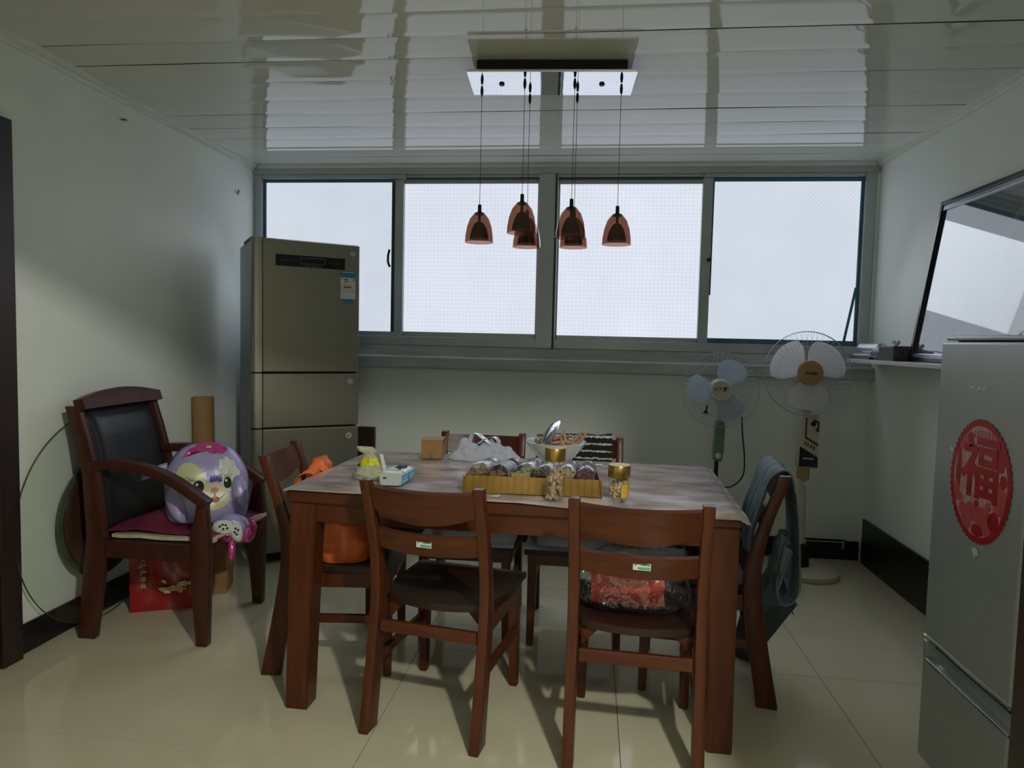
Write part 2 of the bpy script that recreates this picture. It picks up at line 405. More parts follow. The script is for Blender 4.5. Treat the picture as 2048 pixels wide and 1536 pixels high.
def text_mesh(txt, size, name, m, parent, mw, thick=0.0004, bold=0.0, shear=0.0, sx=1.0):
    """flat lettering laid at matrix mw (local x right, y up)"""
    cu = bpy.data.curves.new('lettering', 'FONT'); cu.body = txt; cu.size = size
    cu.align_x = 'CENTER'; cu.align_y = 'CENTER'; cu.offset = bold; cu.extrude = thick; cu.shear = shear
    cu.resolution_u = 3
    o = bpy.data.objects.new('lettering', cu); COL.objects.link(o)
    dg = bpy.context.evaluated_depsgraph_get()
    me = bpy.data.meshes.new_from_object(o.evaluated_get(dg))
    bpy.data.objects.remove(o); bpy.data.curves.remove(cu)
    me.name = name; me.materials.clear(); me.materials.append(m)
    me.transform(mw @ Matrix.Diagonal((sx, 1, 1, 1)))
    q = bpy.data.objects.new(name, me); COL.objects.link(q); q.parent = parent
    return q

def copy_thing(root, loc, rz, label=None, group=None):
    r = root.copy(); COL.objects.link(r); r.location = loc; r.rotation_euler = (0, 0, R(rz))
    if label: r['label'] = label
    if group: r['group'] = group
    for ch in list(root.children):
        c = ch.copy(); COL.objects.link(c); c.parent = r
        for g in list(ch.children):
            d = g.copy(); COL.objects.link(d); d.parent = c
    return r

def nz(p, s=1.0, seed=0.0):
    return noise.noise(Vector((p[0] * s + seed, p[1] * s + seed * 1.7, p[2] * s - seed)))

# ------------------------------------------------------------------ setting
XL, XR, YB, H = -2.245, 1.69, 4.43, 2.425
YF = 1.05                                            # front wall, with the opening to the hall
# floor slab and its tiles
fl = struct(finish(bx(XL - 0.1, 2.7, -2.7, YB + 0.1, -0.06, -0.004), 'floor', M['grout']))
tx = [-3.12, -2.31, -1.495, -0.682, 0.131, 0.944, 1.757, 2.57]
ty = [4.41 - 0.804 * k for k in range(0, 10)]
ty = [4.52] + ty
for i in range(len(tx) - 1):
    for j in range(len(ty) - 1):
        x0, x1 = max(tx[i], XL - 0.05), min(tx[i + 1], 2.65)
        y1, y0 = ty[j], max(ty[j + 1], -2.6)
        if x1 - x0 < 0.02 or y1 - y0 < 0.02: continue
        finish(bx(x0 + 0.0012, x1 - 0.0012, y0 + 0.0012, y1 - 0.0012, -0.006, 0.0), 'tile', M['tile'], fl)
# walls
struct(finish(bx(XL - 0.12, XL, -2.7, YB + 0.2, 0, 2.7), 'wall_left', M['wall']))
struct(finish(bx(XR, XR + 0.12, YF, YB + 0.2, 0, 2.6), 'wall_right', M['wall']))
bm = bmesh.new()
box(bm, ((XL + XR) / 2, YB + 0.1, 0.63), (XR - XL, 0.2, 1.26))
box(bm, ((XL + XR) / 2, YB + 0.1, 2.52), (XR - XL, 0.2, 0.24))
box(bm, (1.682, YB + 0.1, 1.83), (0.016, 0.2, 1.14))
struct(finish(bm, 'wall_back', M['wall']))
bm = bmesh.new()
box(bm, ((XL - 1.35) / 2, YF - 0.06, 1.3), (-1.35 - XL, 0.12, 2.6))
box(bm, ((0.638 + XR) / 2, YF - 0.12, 1.3), (XR - 0.638, 0.24, 2.6))
box(bm, ((0.66 - 1.35) / 2, YF - 0.06, (2.132 + 2.6) / 2), (2.01, 0.12, 2.6 - 2.132))
struct(finish(bm, 'wall_front', M['wall']))
# the hall behind the camera
struct(finish(bx(XL, 2.6, -2.7, -2.6, 0, 2.7), 'wall_hall_rear', M['hall']))
struct(finish(bx(2.5, 2.6, -2.6, YF - 0.24, 0, 2.7), 'wall_hall_right', M['hall']))
struct(finish(bx(XR, 2.6, YF - 0.24, YF, 0, 2.7), 'wall_hall_front', M['hall']))
struct(finish(bx(XL, 2.6, -2.6, YF - 0.0, 2.62, 2.7), 'ceiling_hall', M['hall']))
# ceiling: glossy plastic boards, each a little out of true
ce = struct(finish(bx(XL, XR, YF, YB + 0.1, H + 0.03, H + 0.07), 'ceiling', M['groove']))
yy = [4.43, 4.25, 4.05, 3.85, 3.645, 3.43, 3.225, 3.005, 2.80, 2.61, 2.41, 2.20, 2.0, 1.8, 1.6, 1.4, 1.2, 1.05]
tilt = [0.55, 0.15, 0.05, -0.10, 0.10, -0.15, -0.30, -1.75, -1.15, 0.38, 0.0, 0.3, 0, 0, 0, 0, 0]
roll = [0.0, 0.05, -0.05, 0.06, -0.04, 0.08, -0.05, 0.12, -0.12, 0.10, 0, 0, 0, 0, 0, 0, 0]
def bow(x, k):
    return 0.0022 * math.sin(2.1 * x + 1.3 * k) + 0.0012 * math.sin(5.3 * x + 2.1 * k)
zc = H
for k in range(len(yy) - 1):
    zc -= (yy[k] - yy[k + 1]) / 2 * math.tan(R(tilt[k]))
    zk = zc + (0.0012 if k % 4 == 1 else 0)
    zc -= (yy[k] - yy[k + 1]) / 2 * math.tan(R(tilt[k]))
    y1, y0 = yy[k] - 0.0006, yy[k + 1] + 0.0006
    cy = (y0 + y1) / 2
    def f(u, v, y0=y0, y1=y1, cy=cy, k=k, zk=zk):
        x = XL + (XR - XL) * u; y = y0 + (y1 - y0) * (0.0 if v < 0.05 else 1.0 if v > 0.95 else 0.012 + 0.976 * (v - 0.1) / 0.8)
        v = (y - y0) / (y1 - y0)
        e = -0.0015 if v < 0.02 or v > 0.98 else 0.0
        return Vector((x, y, zk - e + 0.3 * bow(x, k) + (y - cy) * math.tan(R(tilt[k])) + x * math.tan(R(roll[k])) * 0.15
                       + 0.00022 * math.cos((v - 0.5) * math.pi) * (1 if k % 3 else -1)))
    bm = grid(f, 28, 10)
    o = finish(bm, 'ceiling_board', M['ceil'], ce, smooth=180)
# cornice strips
for nm, x, d in (('trim_1', XL, 1), ('trim_2', XR, -1)):
    bm = bmesh.new()
    prism(bm, [(x, H + 0.02), (x, H - 0.036), (x + d * 0.010, H - 0.036), (x + d * 0.012, H - 0.022), (x + d * 0.028, H - 0.014), (x + d * 0.030, H + 0.02)], 'y', YF, YB)
    struct(finish(bm, nm, M['ceil']))
# skirting
struct(finish(bx(XL, XL + 0.012, 1.0, YB, 0, 0.122, 0.002), 'baseboard_left', M['black']))
struct(finish(bx(XL + 0.012, 1.60, YB - 0.012, YB, 0, 0.125, 0.002), 'baseboard_back', M['black']))
struct(finish(bx(1.60, XR - 0.012, YB - 0.014, YB, 0, 0.118, 0.002), 'baseboard_back_corner', M['black']))
struct(finish(bx(XR - 0.014, XR, YF, YB - 0.05, 0, 0.272, 0.002), 'baseboard_right', M['black']))
# flaking white paint on the back skirting
for i, (x, z0, z1, w) in enumerate([(1.36, 0.085, 0.12, 0.008), (1.585, 0.07, 0.118, 0.008)]):
    struct(finish(cbox((x, YB - 0.015, (z0 + z1) / 2), (w, 0.002, z1 - z0), rot=Matrix.Rotation(R(6), 4, 'Y')), 'trim_%d' % (i + 3), M['tape']))
struct(finish(bx(1.18, 1.585, YB - 0.0150, YB - 0.012, 0.108, 0.1125), 'trim_5', M['tape']))
# left door frame and the door leaf beside it
dr = struct(finish(bx(XL, XL + 0.04, 2.355, 2.45, 0, 2.10, 0.004), 'door_1', M['door_wood']))
finish(bx(XL, XL + 0.04, 1.40, 2.355, 2.02, 2.10, 0.004), 'frame_head', M['door_wood'], dr)
finish(bx(XL, XL + 0.02, 1.40, 2.355, 0.0, 2.02, 0.003), 'door_leaf', M['door_wood'], dr)
# jamb of the opening to the hall
dj = struct(finish(bx(0.632, 0.675, YF - 0.03, YF + 0.02, 0, 2.15, 0.004), 'door_2', M['door_wood']))
finish(bx(-1.35, -1.31, YF - 0.03, YF + 0.02, 0, 2.15, 0.004), 'frame_jamb', M['door_wood'], dj)
finish(bx(-1.35, 0.675, YF - 0.03, YF + 0.02, 2.112, 2.15, 0.004), 'frame_head', M['door_wood'], dj)

# ------------------------------------------------------------------ window
YW = YB + 0.02
def frame_bar(name, x0, x1, z0, z1, m, par, y0=YW, y1=YW + 0.06, bev=0.003):
    return finish(bx(x0, x1, y0, y1, z0, z1, bev), name, m, par)
win = struct(finish(bx(XL, XR, YB - 0.005, YB + 0.07, 2.362, 2.402, 0.003), 'window_1', M['alu']))
frame_bar('frame_jamb', XL, -2.19, 1.26, 2.362, M['alu'], win, YB - 0.005, YW + 0.06)
frame_bar('frame_jamb', 1.61, 1.672, 1.26, 2.362, M['alu'], win, YB - 0.005, YW + 0.06)
frame_bar('frame_bottom', -2.19, 1.61, 1.262, 1.320, M['alu'], win, YB - 0.005, YW + 0.06)
frame_bar('head_track', 0.665, 1.61, 2.340, 2.362, M['alu'], win, YB + 0.0)
frame_bar('frame_bottom_rear', -2.19, 1.61, 1.318, 1.335, M['alu'], win, YW + 0.046, YW + 0.06, 0)
frame_bar('head_track', -1.22, 0.665, 2.342, 2.362, M['alu'], win, YB + 0.01)
frame_bar('head_groove', -1.22, 0.665, 2.3375, 2.342, M['alu_dark'], win, YB + 0.012, YW + 0.06, 0)
frame_bar('head_track', -2.19, -1.22, 2.335, 2.362, M['alu'], win, YB + 0.0)
frame_bar('mullion', -0.352, -0.232, 1.262, 2.36, M['alu'], win, YB - 0.015, YW + 0.05)
frame_bar('mullion_groove', -0.250, -0.238, 1.262, 2.36, M['alu_dark'], win, YB - 0.017, YB - 0.0152, 0)
# (x0, x1, z0, z1, pane material, which side carries the meeting stile, y)
sashes = [(-2.19, -1.236, 1.315, 2.345, 'pane_side', YW + 0.0, 'teal'), (-1.245, -0.352, 1.318, 2.340, 'pane_mid', YW + 0.022, 'grey'),
          (-0.232, 0.672, 1.315, 2.336, 'pane_mid', YW + 0.022, 'grey'), (0.66, 1.612, 1.318, 2.345, 'pane_side', YW + 0.0, 'teal2')]
for i, (x0, x1, z0, z1, pm, y, kind) in enumerate(sashes):
    st = 0.022
    wl, wr = (0.018, 0.056) if i == 0 else ((0.010, 0.012) if kind == 'grey' else (0.062, 0.020))
    sash = frame_bar('sash_stile', x0, x0 + wl, z0, z1, M['alu'] if i != 0 else M['alu_teal'], win, y, y + 0.022)
    frame_bar('sash_stile', x1 - wr, x1, z0, z1, M['alu_teal'] if i == 3 else M['alu'], win, y, y + 0.022)
    frame_bar('sash_rail', x0 + wl, x1 - wr, z1 - 0.03, z1, M['alu_teal'] if i in (0, 3) else M['alu'], win, y, y + 0.022)
    frame_bar('sash_rail', x0 + wl, x1 - wr, z0, z0 + 0.034, M['alu'] if i in (0, 1, 2) else M['alu_teal'], win, y, y + 0.022)
    finish(bx(x0 + wl - 0.004, x1 - wr + 0.004, y + 0.009, y + 0.013, z0 + 0.03, z1 - 0.026), 'pane', M[pm], win)
    if i == 0:
        finish(bx(x1 - wr - 0.022, x1 - wr, y + 0.001, y + 0.02, z0 + 0.03, z1 - 0.02, 0.002), 'seal', M['alu_dark'], win)
    if i == 3:
        finish(bx(x0 + wl, x0 + wl + 0.008, y + 0.001, y + 0.02, z0 + 0.3, z1 - 0.02, 0.002), 'seal', M['alu_dark'], win)
# catches
bm = tube(bmesh.new(), [(-1.325, YW - 0.006, 1.88), (-1.330, YW - 0.018, 1.84), (-1.330, YW - 0.018, 1.80), (-1.322, YW - 0.006, 1.77)], 0.008, 6)
finish(bm, 'latch', M['dark_metal'], win, smooth=50)
bm = lathed([(0.012, 0), (0.012, 0.018), (0.006, 0.02)], (0.71, YW, 1.835), 10, rot=Matrix.Rotation(R(90), 4, 'X'))
finish(bm, 'latch', M['dark_metal'], win, smooth=50)
# teal brace seen across the right pane
bm = bmesh.new(); box(bm, (1.563, YW + 0.003, 1.50), (0.016, 0.006, 0.36), 0.002, Matrix.Rotation(R(9.5), 4, 'Y'))
finish(bm, 'brace', M['alu_teal'], win)
# ledge under the window
bm = bmesh.new()
def ledge(u, v):
    x = XL + 0.002 + (XR - XL - 0.004) * u
    prof = [(YB, 1.262), (YB - 0.012, 1.258), (YB - 0.018, 1.20), (YB - 0.07, 1.192), (YB - 0.078, 1.186), (YB - 0.078, 1.125), (YB - 0.070, 1.118), (YB, 1.112)]
    k = min(int(round(v * 7)), 7); y, z = prof[k]
    w = 0.004 * nz((x, y, z), 5, 3) if 0 < k < 7 else 0
    return Vector((x, y + w, z + 0.6 * w))
bm = grid(ledge, 60, 7)
struct(finish(bm, 'trim_6', M['sill'], smooth=30))

# nails in the left wall
for (y, z, a, lb) in ((3.127, 2.371 - 0.06, 80, 'steel nail sticking out of left wall under the ceiling trim'), (4.20, 2.20, 20, 'small bent nail in the left wall beside the window')):
    bm = tube(bmesh.new(), [(XL - 0.005, y, z), (XL + 0.02, y, z + 0.002)], 0.003, 6)
    bm = tube(bm, [(XL + 0.012, y - 0.02 * math.sin(R(a)), z - 0.02 * math.cos(R(a))), (XL + 0.012, y + 0.02 * math.sin(R(a)), z + 0.02 * math.cos(R(a)))], 0.003, 6)
    tag(finish(bm, 'nail', M['nail'], smooth=60), lb, 'nail')
#PART2

# ------------------------------------------------------------------ left refrigerator (three doors), turned into the room
FW, FD, FH = 0.605, 0.478, 1.85
fr = thing('refrigerator', 'tall olive silver three-door refrigerator in the corner by the window', 'refrigerator', (-1.867, 3.654, 0), 35.1)
finish(bx(0.004, FW - 0.004, 0.055, FD + 0.02, 0.05, FH - 0.012, 0.006), 'body', M['fridge_side'], fr)
finish(bx(0.0, FW, 0.03, 0.30, FH - 0.02, FH, 0.004), 'top_cap', M['gasket'], fr)
finish(bx(0.02, FW - 0.02, 0.06, 0.12, 0.0, 0.06), 'kickplate', M['gasket'], fr)
finish(bx(0.006, FW - 0.006, 0.044, 0.057, 0.06, FH - 0.02), 'gasket', M['gasket'], fr)
for z0, z1 in ((1.100, FH - 0.006), (0.785, 1.092), (0.06, 0.776)):
    d = finish(bx(0.058, FW, 0.0, 0.045, z0, z1, 0.006), 'door', M['fridge'], fr)
    bm = bmesh.new(); prism(bm, [(0.0, 0.046), (0.0, 0.020), (0.003, 0.012), (0.010, 0.0065), (0.022, 0.003), (0.038, 0.001), (0.0555, 0.0), (0.0555, 0.046)], 'z', z0, z1)
    finish(bm, 'door_edge', M['fridge'], d, smooth=30)
pn = finish(bx(0.127, 0.517, -0.0015, 0.004, 1.697, 1.762), 'control_panel', M['panel'], fr)
bm = bmesh.new()
for x0, x1, z0, z1 in ((0.26, 0.40, 1.748, 1.751), (0.26, 0.40, 1.716, 1.718), (0.398, 0.4005, 1.716, 1.751), (0.26, 0.2625, 1.716, 1.751)):
    box(bm, ((x0 + x1) / 2, -0.002, (z0 + z1) / 2), (x1 - x0, 0.001, z1 - z0))
for k in range(9): box(bm, (0.285 + 0.011 * k, -0.002, 1.705), (0.006, 0.001, 0.004 + 0.002 * (k % 3)))
for k in range(3):
    box(bm, (0.16 + 0.024 * k, -0.002, 1.728 + 0.004 * (k % 2)), (0.014, 0.001, 0.003)); box(bm, (0.43 + 0.024 * k, -0.002, 1.728), (0.012, 0.001, 0.003))
stuff(finish(bm, 'display_print', M['grey_print'], pn))
# small bitten-fruit emblem
def flat_poly(bm, pts, y, cx, cz):
    c = bm.verts.new((cx, y, cz)); vs = [bm.verts.new((cx + a, y, cz + b)) for a, b in pts]
    for i in range(len(vs)): bm.faces.new((c, vs[i], vs[(i + 1) % len(vs)]))
ap = []
for k in range(40):
    a = 2 * math.pi * k / 40
    r = 0.0165 * (1 + 0.10 * math.cos(2 * a) * (0.4 if math.sin(a) < 0 else 1) - 0.22 * max(0, math.sin(a)) ** 14 - 0.10 * max(0, -math.sin(a)) ** 20)
    x, z = r * math.cos(a), 1.02 * r * math.sin(a)
    d = math.hypot(x - 0.0205, z - 0.003)
    if d < 0.0085: x = 0.0205 - 0.0085 * (0.0205 - x) / max(d, 1e-5)
    ap.append((x, z))
bm = bmesh.new(); flat_poly(bm, ap, -0.0012, 0.565, 1.795)
leaf = [(-0.002, -0.005), (0.0, 0.001), (0.005, 0.006), (0.006, 0.001), (0.003, -0.004)]
flat_poly(bm, leaf, -0.0012, 0.5665, 1.822)
finish(bm, 'fruit_emblem', M['silver_sticker'], fr)
# energy label
lb = finish(bx(0.492, 0.580, -0.0012, 0.003, 1.53, 1.653), 'energy_label', M['white_label'], fr)
finish(bx(0.492, 0.580, -0.0018, 0.003, 1.654, 1.692), 'label_header', M['blue_label'], lb)
finish(bx(0.508, 0.566, -0.0016, 0.003, 1.505, 1.529), 'label_footer', M['blue_label'], lb)
bm = bmesh.new()
for x, z, w, h in ((0.524, 1.642, 0.022, 0.006), (0.527, 1.630, 0.027, 0.004), (0.500, 1.642, 0.008, 0.003), (0.566, 1.642, 0.004, 0.012), (0.574, 1.642, 0.004, 0.012),
                   (0.499, 1.598, 0.009, 0.003), (0.536, 1.582, 0.086, 0.001), (0.516, 1.572, 0.034, 0.002), (0.56, 1.572, 0.02, 0.002)):
    box(bm, (x, -0.0016, z), (w, 0.0006, h))
stuff(finish(bm, 'label_print', M['black_ink'], lb))
bm = bmesh.new(); box(bm, (0.534, -0.0016, 1.597), (0.044, 0.0006, 0.010)); box(bm, (0.534, -0.0016, 1.609), (0.044, 0.0006, 0.003))
finish(bm, 'label_red_bar', M['red_ink'], lb)
bm = bmesh.new()
for k in range(7): box(bm, (0.507 + 0.010 * k, -0.0021, 1.684), (0.007, 0.0006, 0.005))
stuff(finish(bm, 'label_title', M['white_label'], lb))
bm = lathed([(0.0175, 0), (0.0175, 0.002), (0.012, 0.0022), (0.011, 0.0014)], (0.553, -0.0005, 1.045), 24, rot=Matrix.Rotation(R(90), 4, 'X'))
finish(bm, 'round_sticker', M['silver_sticker'], fr)
bm = bmesh.new()
ring = [(0.0165, 0.0), (0.0165, 0.0015), (0.0118, 0.0015), (0.0118, 0.0)]
lathe(bm, ring, (0.547, -0.0005, 0.722), 28, rot=Matrix.Rotation(R(90), 4, 'X'), cap0=False, cap1=False)
s_ = finish(bm, 'ring_sticker', M['white_label'], fr)
bm = bmesh.new()
for a, b in (((0.543, 0.728), (0.5455, 0.722)), ((0.5455, 0.722), (0.549, 0.727)), ((0.549, 0.727), (0.551, 0.716))):
    box(bm, ((a[0] + b[0]) / 2, -0.0012, (a[1] + b[1]) / 2), (0.003, 0.0008, math.dist(a, b) + 0.002), rot=Matrix.Rotation(math.atan2(b[0] - a[0], b[1] - a[1]), 4, 'Y'))
finish(bm, 'ring_mark', M['white_label'], s_)

# dark wooden board standing behind it
bm = bmesh.new(); box(bm, (0, 0, 0.36), (0.20, 0.03, 0.72), 0.004)
o = finish(bm, 'wooden_board', M['wood_dark'], loc=(-1.492, 4.40, 0)); o.rotation_euler = (0, 0, 0)
bm_ = o.data
tag(o, 'dark brown wooden board standing upright behind the right edge of the olive silver refrigerator', 'board')

# ------------------------------------------------------------------ right refrigerator, edge of frame
rf = thing('refrigerator', 'short silver two-door refrigerator with red paper-cut at the right wall', 'refrigerator', (1.08, 1.81, 0), 0)
RW, RH = 0.452, 1.353
finish(bx(0.03, 0.60, 0.002, RW - 0.002, 0.02, RH - 0.012, 0.006), 'body', M['fridge_side'], rf)
finish(bx(0.0, 0.60, 0.0, RW, RH - 0.014, RH, 0.005), 'top_panel', M['fridge2'], rf)
finish(bx(0.05, 0.57, 0.02, RW - 0.02, 0, 0.03), 'plinth', M['gasket'], rf)
finish(bx(0.018, 0.032, 0.006, RW - 0.006, 0.04, RH - 0.02), 'gasket', M['gasket'], rf)
for z0, z1 in ((0.418, RH - 0.018), (0.03, 0.345)):
    finish(bx(-0.012, 0.02, 0.0, RW, z0, z1, 0.007), 'door', M['fridge2'], rf)
# finger recess along the top of the lower door
bm = bmesh.new()
prism(bm, [(-0.012, 0.345), (-0.010, 0.352), (0.004, 0.356), (0.020, 0.385), (0.022, 0.416), (0.032, 0.416), (0.032, 0.345)], 'y', 0.0, RW)
finish(bm, 'handle_recess', M['fridge2'], rf)
finish(bx(-0.013, -0.008, 0.0, RW, 0.412, 0.419, 0.001), 'trim', M['steel'], rf)
finish(bx(-0.013, -0.006, 0.0, RW - 0.02, 0.342, 0.349, 0.001), 'trim', M['steel'], rf)
finish(bx(-0.012, 0.018, RW - 0.022, RW, 0.352, 0.402, 0.003), 'hinge_cover', M['fridge2'], rf)
# leftovers of sticky tape on the upper door
for y, z, w, h, a in ((0.262, 1.208, 0.022, 0.004, 10), (0.23, 1.206, 0.016, 0.006, -8), (0.205, 1.207, 0.006, 0.014, 5), (0.352, 1.02, 0.014, 0.012, 30)):
    finish(cbox((-0.0125, y, z), (0.001, w, h), rot=Matrix.Rotation(R(a), 4, 'X')), 'tape_scrap', M['tape'], rf)
bm = bmesh.new()
flat = [(0.018, 0.004), (0.006, 0.014), (-0.010, 0.010), (-0.018, -0.004), (-0.004, -0.008), (0.004, -0.020), (0.012, -0.006)]
c = bm.verts.new((-0.0135, 0.196, 0.757)); vs = [bm.verts.new((-0.0135, 0.196 + a, 0.757 + b)) for a, b in flat]
for i in range(len(vs)): bm.faces.new((c, vs[i], vs[(i + 1) % len(vs)]))
finish(bm, 'tape_scrap', M['tape'], rf)

# red paper-cut with the character for good fortune, stuck on the door
PY, PZ, PA, PB = 2.008, 0.953, 0.150, 0.172
PX = 1.0665
pc = thing('paper_cut', 'oval red fortune paper-cut with scalloped rim stuck on the short silver refrigerator', 'decoration', (PX, PY, PZ), 0)
mw = Matrix(((0, 0, -1, 0), (-1, 0, 0, 0), (0, 1, 0, 0), (0, 0, 0, 1)))      # local x -> -Y (right as seen), y -> up, z -> -X
def oval(a, b, n, sc=0.0, k=0):
    return [((a + sc * abs(math.sin(k * math.pi * i / n))) * math.cos(2 * math.pi * i / n), (b + sc * abs(math.sin(k * math.pi * i / n))) * math.sin(2 * math.pi * i / n)) for i in range(n)]
def plate(poly, t0, t1, name, m, par, hole=None):
    bm = bmesh.new()
    if hole is None:
        prism(bm, poly, 'z', t0, t1)
    else:
        n = len(poly)
        rows = [[bm.verts.new((p[0], p[1], t)) for p in q] for q, t in ((poly, t0), (poly, t1), (hole, t1), (hole, t0))]
        for a, b in zip(rows, rows[1:] + rows[:1]):
            for i in range(n): bm.faces.new((a[i], a[(i + 1) % n], b[(i + 1) % n], b[i]))
    bm.transform(mw)
    return finish(bm, name, m, par)
n_ = 260
plate(oval(PA * 0.96, PB * 0.96, n_), 0.0, 0.0006, 'backing', M['pink_film'], pc)
plate(oval(PA * 0.955, PB * 0.955, n_, 0.007, 52), 0.0004, 0.0016, 'scalloped_rim', M['red_film'], pc, oval(PA * 0.875, PB * 0.885, n_))
text_mesh('福', 0.185, 'fortune_character', M['red_film'], pc, mw @ Matrix.Translation((0.004, 0.026, 0.0016)), 0.0008, 0.0042)
rr = random.Random(5)
def blob(cx, cy, r, e, seed, n=18):
    return [(cx + r * e * math.cos(2 * math.pi * i / n) * (1 + 0.28 * noise.noise(Vector((seed, i * 0.55, 0)))), cy + r * math.sin(2 * math.pi * i / n) * (1 + 0.28 * noise.noise(Vector((seed + 9, i * 0.55, 1))))) for i in range(n)]
shapes = [(-0.105, 0.02, 0.075, 0.18), (-0.112, -0.045, 0.03, 0.5), (0.095, -0.03, 0.042, 0.75), (0.092, 0.075, 0.034, 0.9), (0.03, -0.095, 0.032, 1.3), (-0.03, -0.090, 0.026, 1.2),
          (0.078, -0.095, 0.027, 0.9), (-0.075, -0.090, 0.020, 0.9), (-0.055, -0.125, 0.020, 1.4), (0.005, -0.135, 0.018, 1.6), (0.055, -0.13, 0.016, 1.2), (-0.085, 0.10, 0.022, 1.0),
          (0.112, 0.02, 0.018, 0.8), (-0.045, 0.115, 0.012, 0.8), (0.05, -0.06, 0.012, 1.1), (-0.005, -0.062, 0.010, 1.2), (0.118, -0.075, 0.010, 0.9), (-0.09, -0.06, 0.012, 1.1)]
for i, (x, y, r, e) in enumerate(shapes):
    plate(blob(x, y, r, e, i * 3.1), 0.0007, 0.00105 + 0.00003 * i, 'ornament', M['red_film_mid'] if i % 3 else M['red_film'], pc)
bm = bmesh.new()
for k in range(4): box(bm, (0.0 + 0.008 * k, 0.118 + 0.007 * k, 0.0009), (0.14 - 0.022 * k, 0.0025, 0.0006))
for k in range(7): box(bm, (-0.05 + 0.017 * k, 0.129, 0.0009), (0.0025, 0.020, 0.0006))
bm.transform(mw); stuff(finish(bm, 'fine_print', M['red_film_mid'], pc))

# ------------------------------------------------------------------ dining table
TZ = 0.775
TC = (-0.256, 2.679); TR = -2.0
tb = thing('dining_table', 'rectangular red-brown wooden dining table in the middle of the room', 'table', (TC[0], TC[1], 0), TR)
LX, LY = 0.765, 0.425
finish(bx(-LX, LX, -LY, LY, TZ - 0.045, TZ - 0.004, 0.005), 'table_top', M['wood_h'], tb)
for (x0, x1, y0, y1, m) in ((-LX + 0.05, LX - 0.05, -LY + 0.018, -LY + 0.04, 'wood_h'), (-LX + 0.05, LX - 0.05, LY - 0.04, LY - 0.018, 'wood_h'),
                            (-LX + 0.018, -LX + 0.04, -LY + 0.05, LY - 0.05, 'wood_dark'), (LX - 0.04, LX - 0.018, -LY + 0.05, LY - 0.05, 'wood_dark')):
    finish(bx(x0, x1, y0, y1, TZ - 0.115, TZ - 0.045, 0.002), 'apron', M[m], tb)
for sx in (-1, 1):
    for sy in (-1, 1):
        bm = bmesh.new()
        xo, yo = sx * (LX - 0.006), sy * (LY - 0.006)
        rows = []
        for z, w in ((0.0, 0.080), (0.40, 0.087), (TZ - 0.12, 0.093), (TZ - 0.045, 0.095)):
            yq = yo - (0.030 * (1 - z / 0.73) if sy < 0 else 0.0)
            rows.append([bm.verts.new(p) for p in ((xo, yq, z), (xo - sx * w, yq, z), (xo - sx * w, yq - sy * w, z), (xo, yq - sy * w, z))])
        for a, b in zip(rows, rows[1:]):
            for k in range(4): bm.faces.new((a[k], a[(k + 1) % 4], b[(k + 1) % 4], b[k]))
        bm.faces.new(rows[0]); bm.faces.new(rows[-1])
        bmesh.ops.recalc_face_normals(bm, faces=bm.faces)
        bmesh.ops.bevel(bm, geom=[e for e in bm.edges if e.calc_face_angle(0) > R(30)], offset=0.004, segments=2, affect='EDGES')
        finish(bm, 'leg', M['wood'], tb)
# clear cover sheet, dulled by wear; its own object on the table
cm = mat('worn_clear_table_cover', (0.29, 0.21, 0.185), 0.15, col2=(0.60, 0.54, 0.55), scale=5.5, stretch=(1.0, 2.2, 1), coat=0.0, rvar=0.06, bump=0.10, bscale=7, detail=8)
def cover(u, v):
    x = (u - 0.5) * 2 * (LX + 0.012); y = (v - 0.5) * 2 * (LY + 0.010)
    z = TZ + 0.0002 + 0.0010 * (1 + nz((x, y, 0), 5, 2)) + 0.0016 * max(0, nz((x, y * 2.5, 0), 3.1, 8)) + 0.0012 * max(0, math.sin(9 * y + 6 * nz((x, y, 1), 2, 4)) - 0.55) * (1 if x > 0.25 else 0.5)
    e = (1.0 if y < -LY else 0.0) * (0.12 + 0.88 * min(1, max(0, (x - 0.05) / 0.3)))
    z -= 0.016 * e + (0.006 if x > LX else 0.0) + (0.003 if x < -LX or y > LY else 0)
    if x > LX and y < -LY: x += 0.012; z -= 0.008
    return Vector((x, y - 0.004 * e, z))
bm = grid(cover, 130, 76); thicken(bm, -0.0012)
cv = finish(bm, 'table_cover', cm, smooth=40, loc=(TC[0], TC[1], 0)); cv.rotation_euler = (0, 0, R(TR))
tag(cv, 'cloudy worn clear plastic cover spread over the dining table', 'table cover')

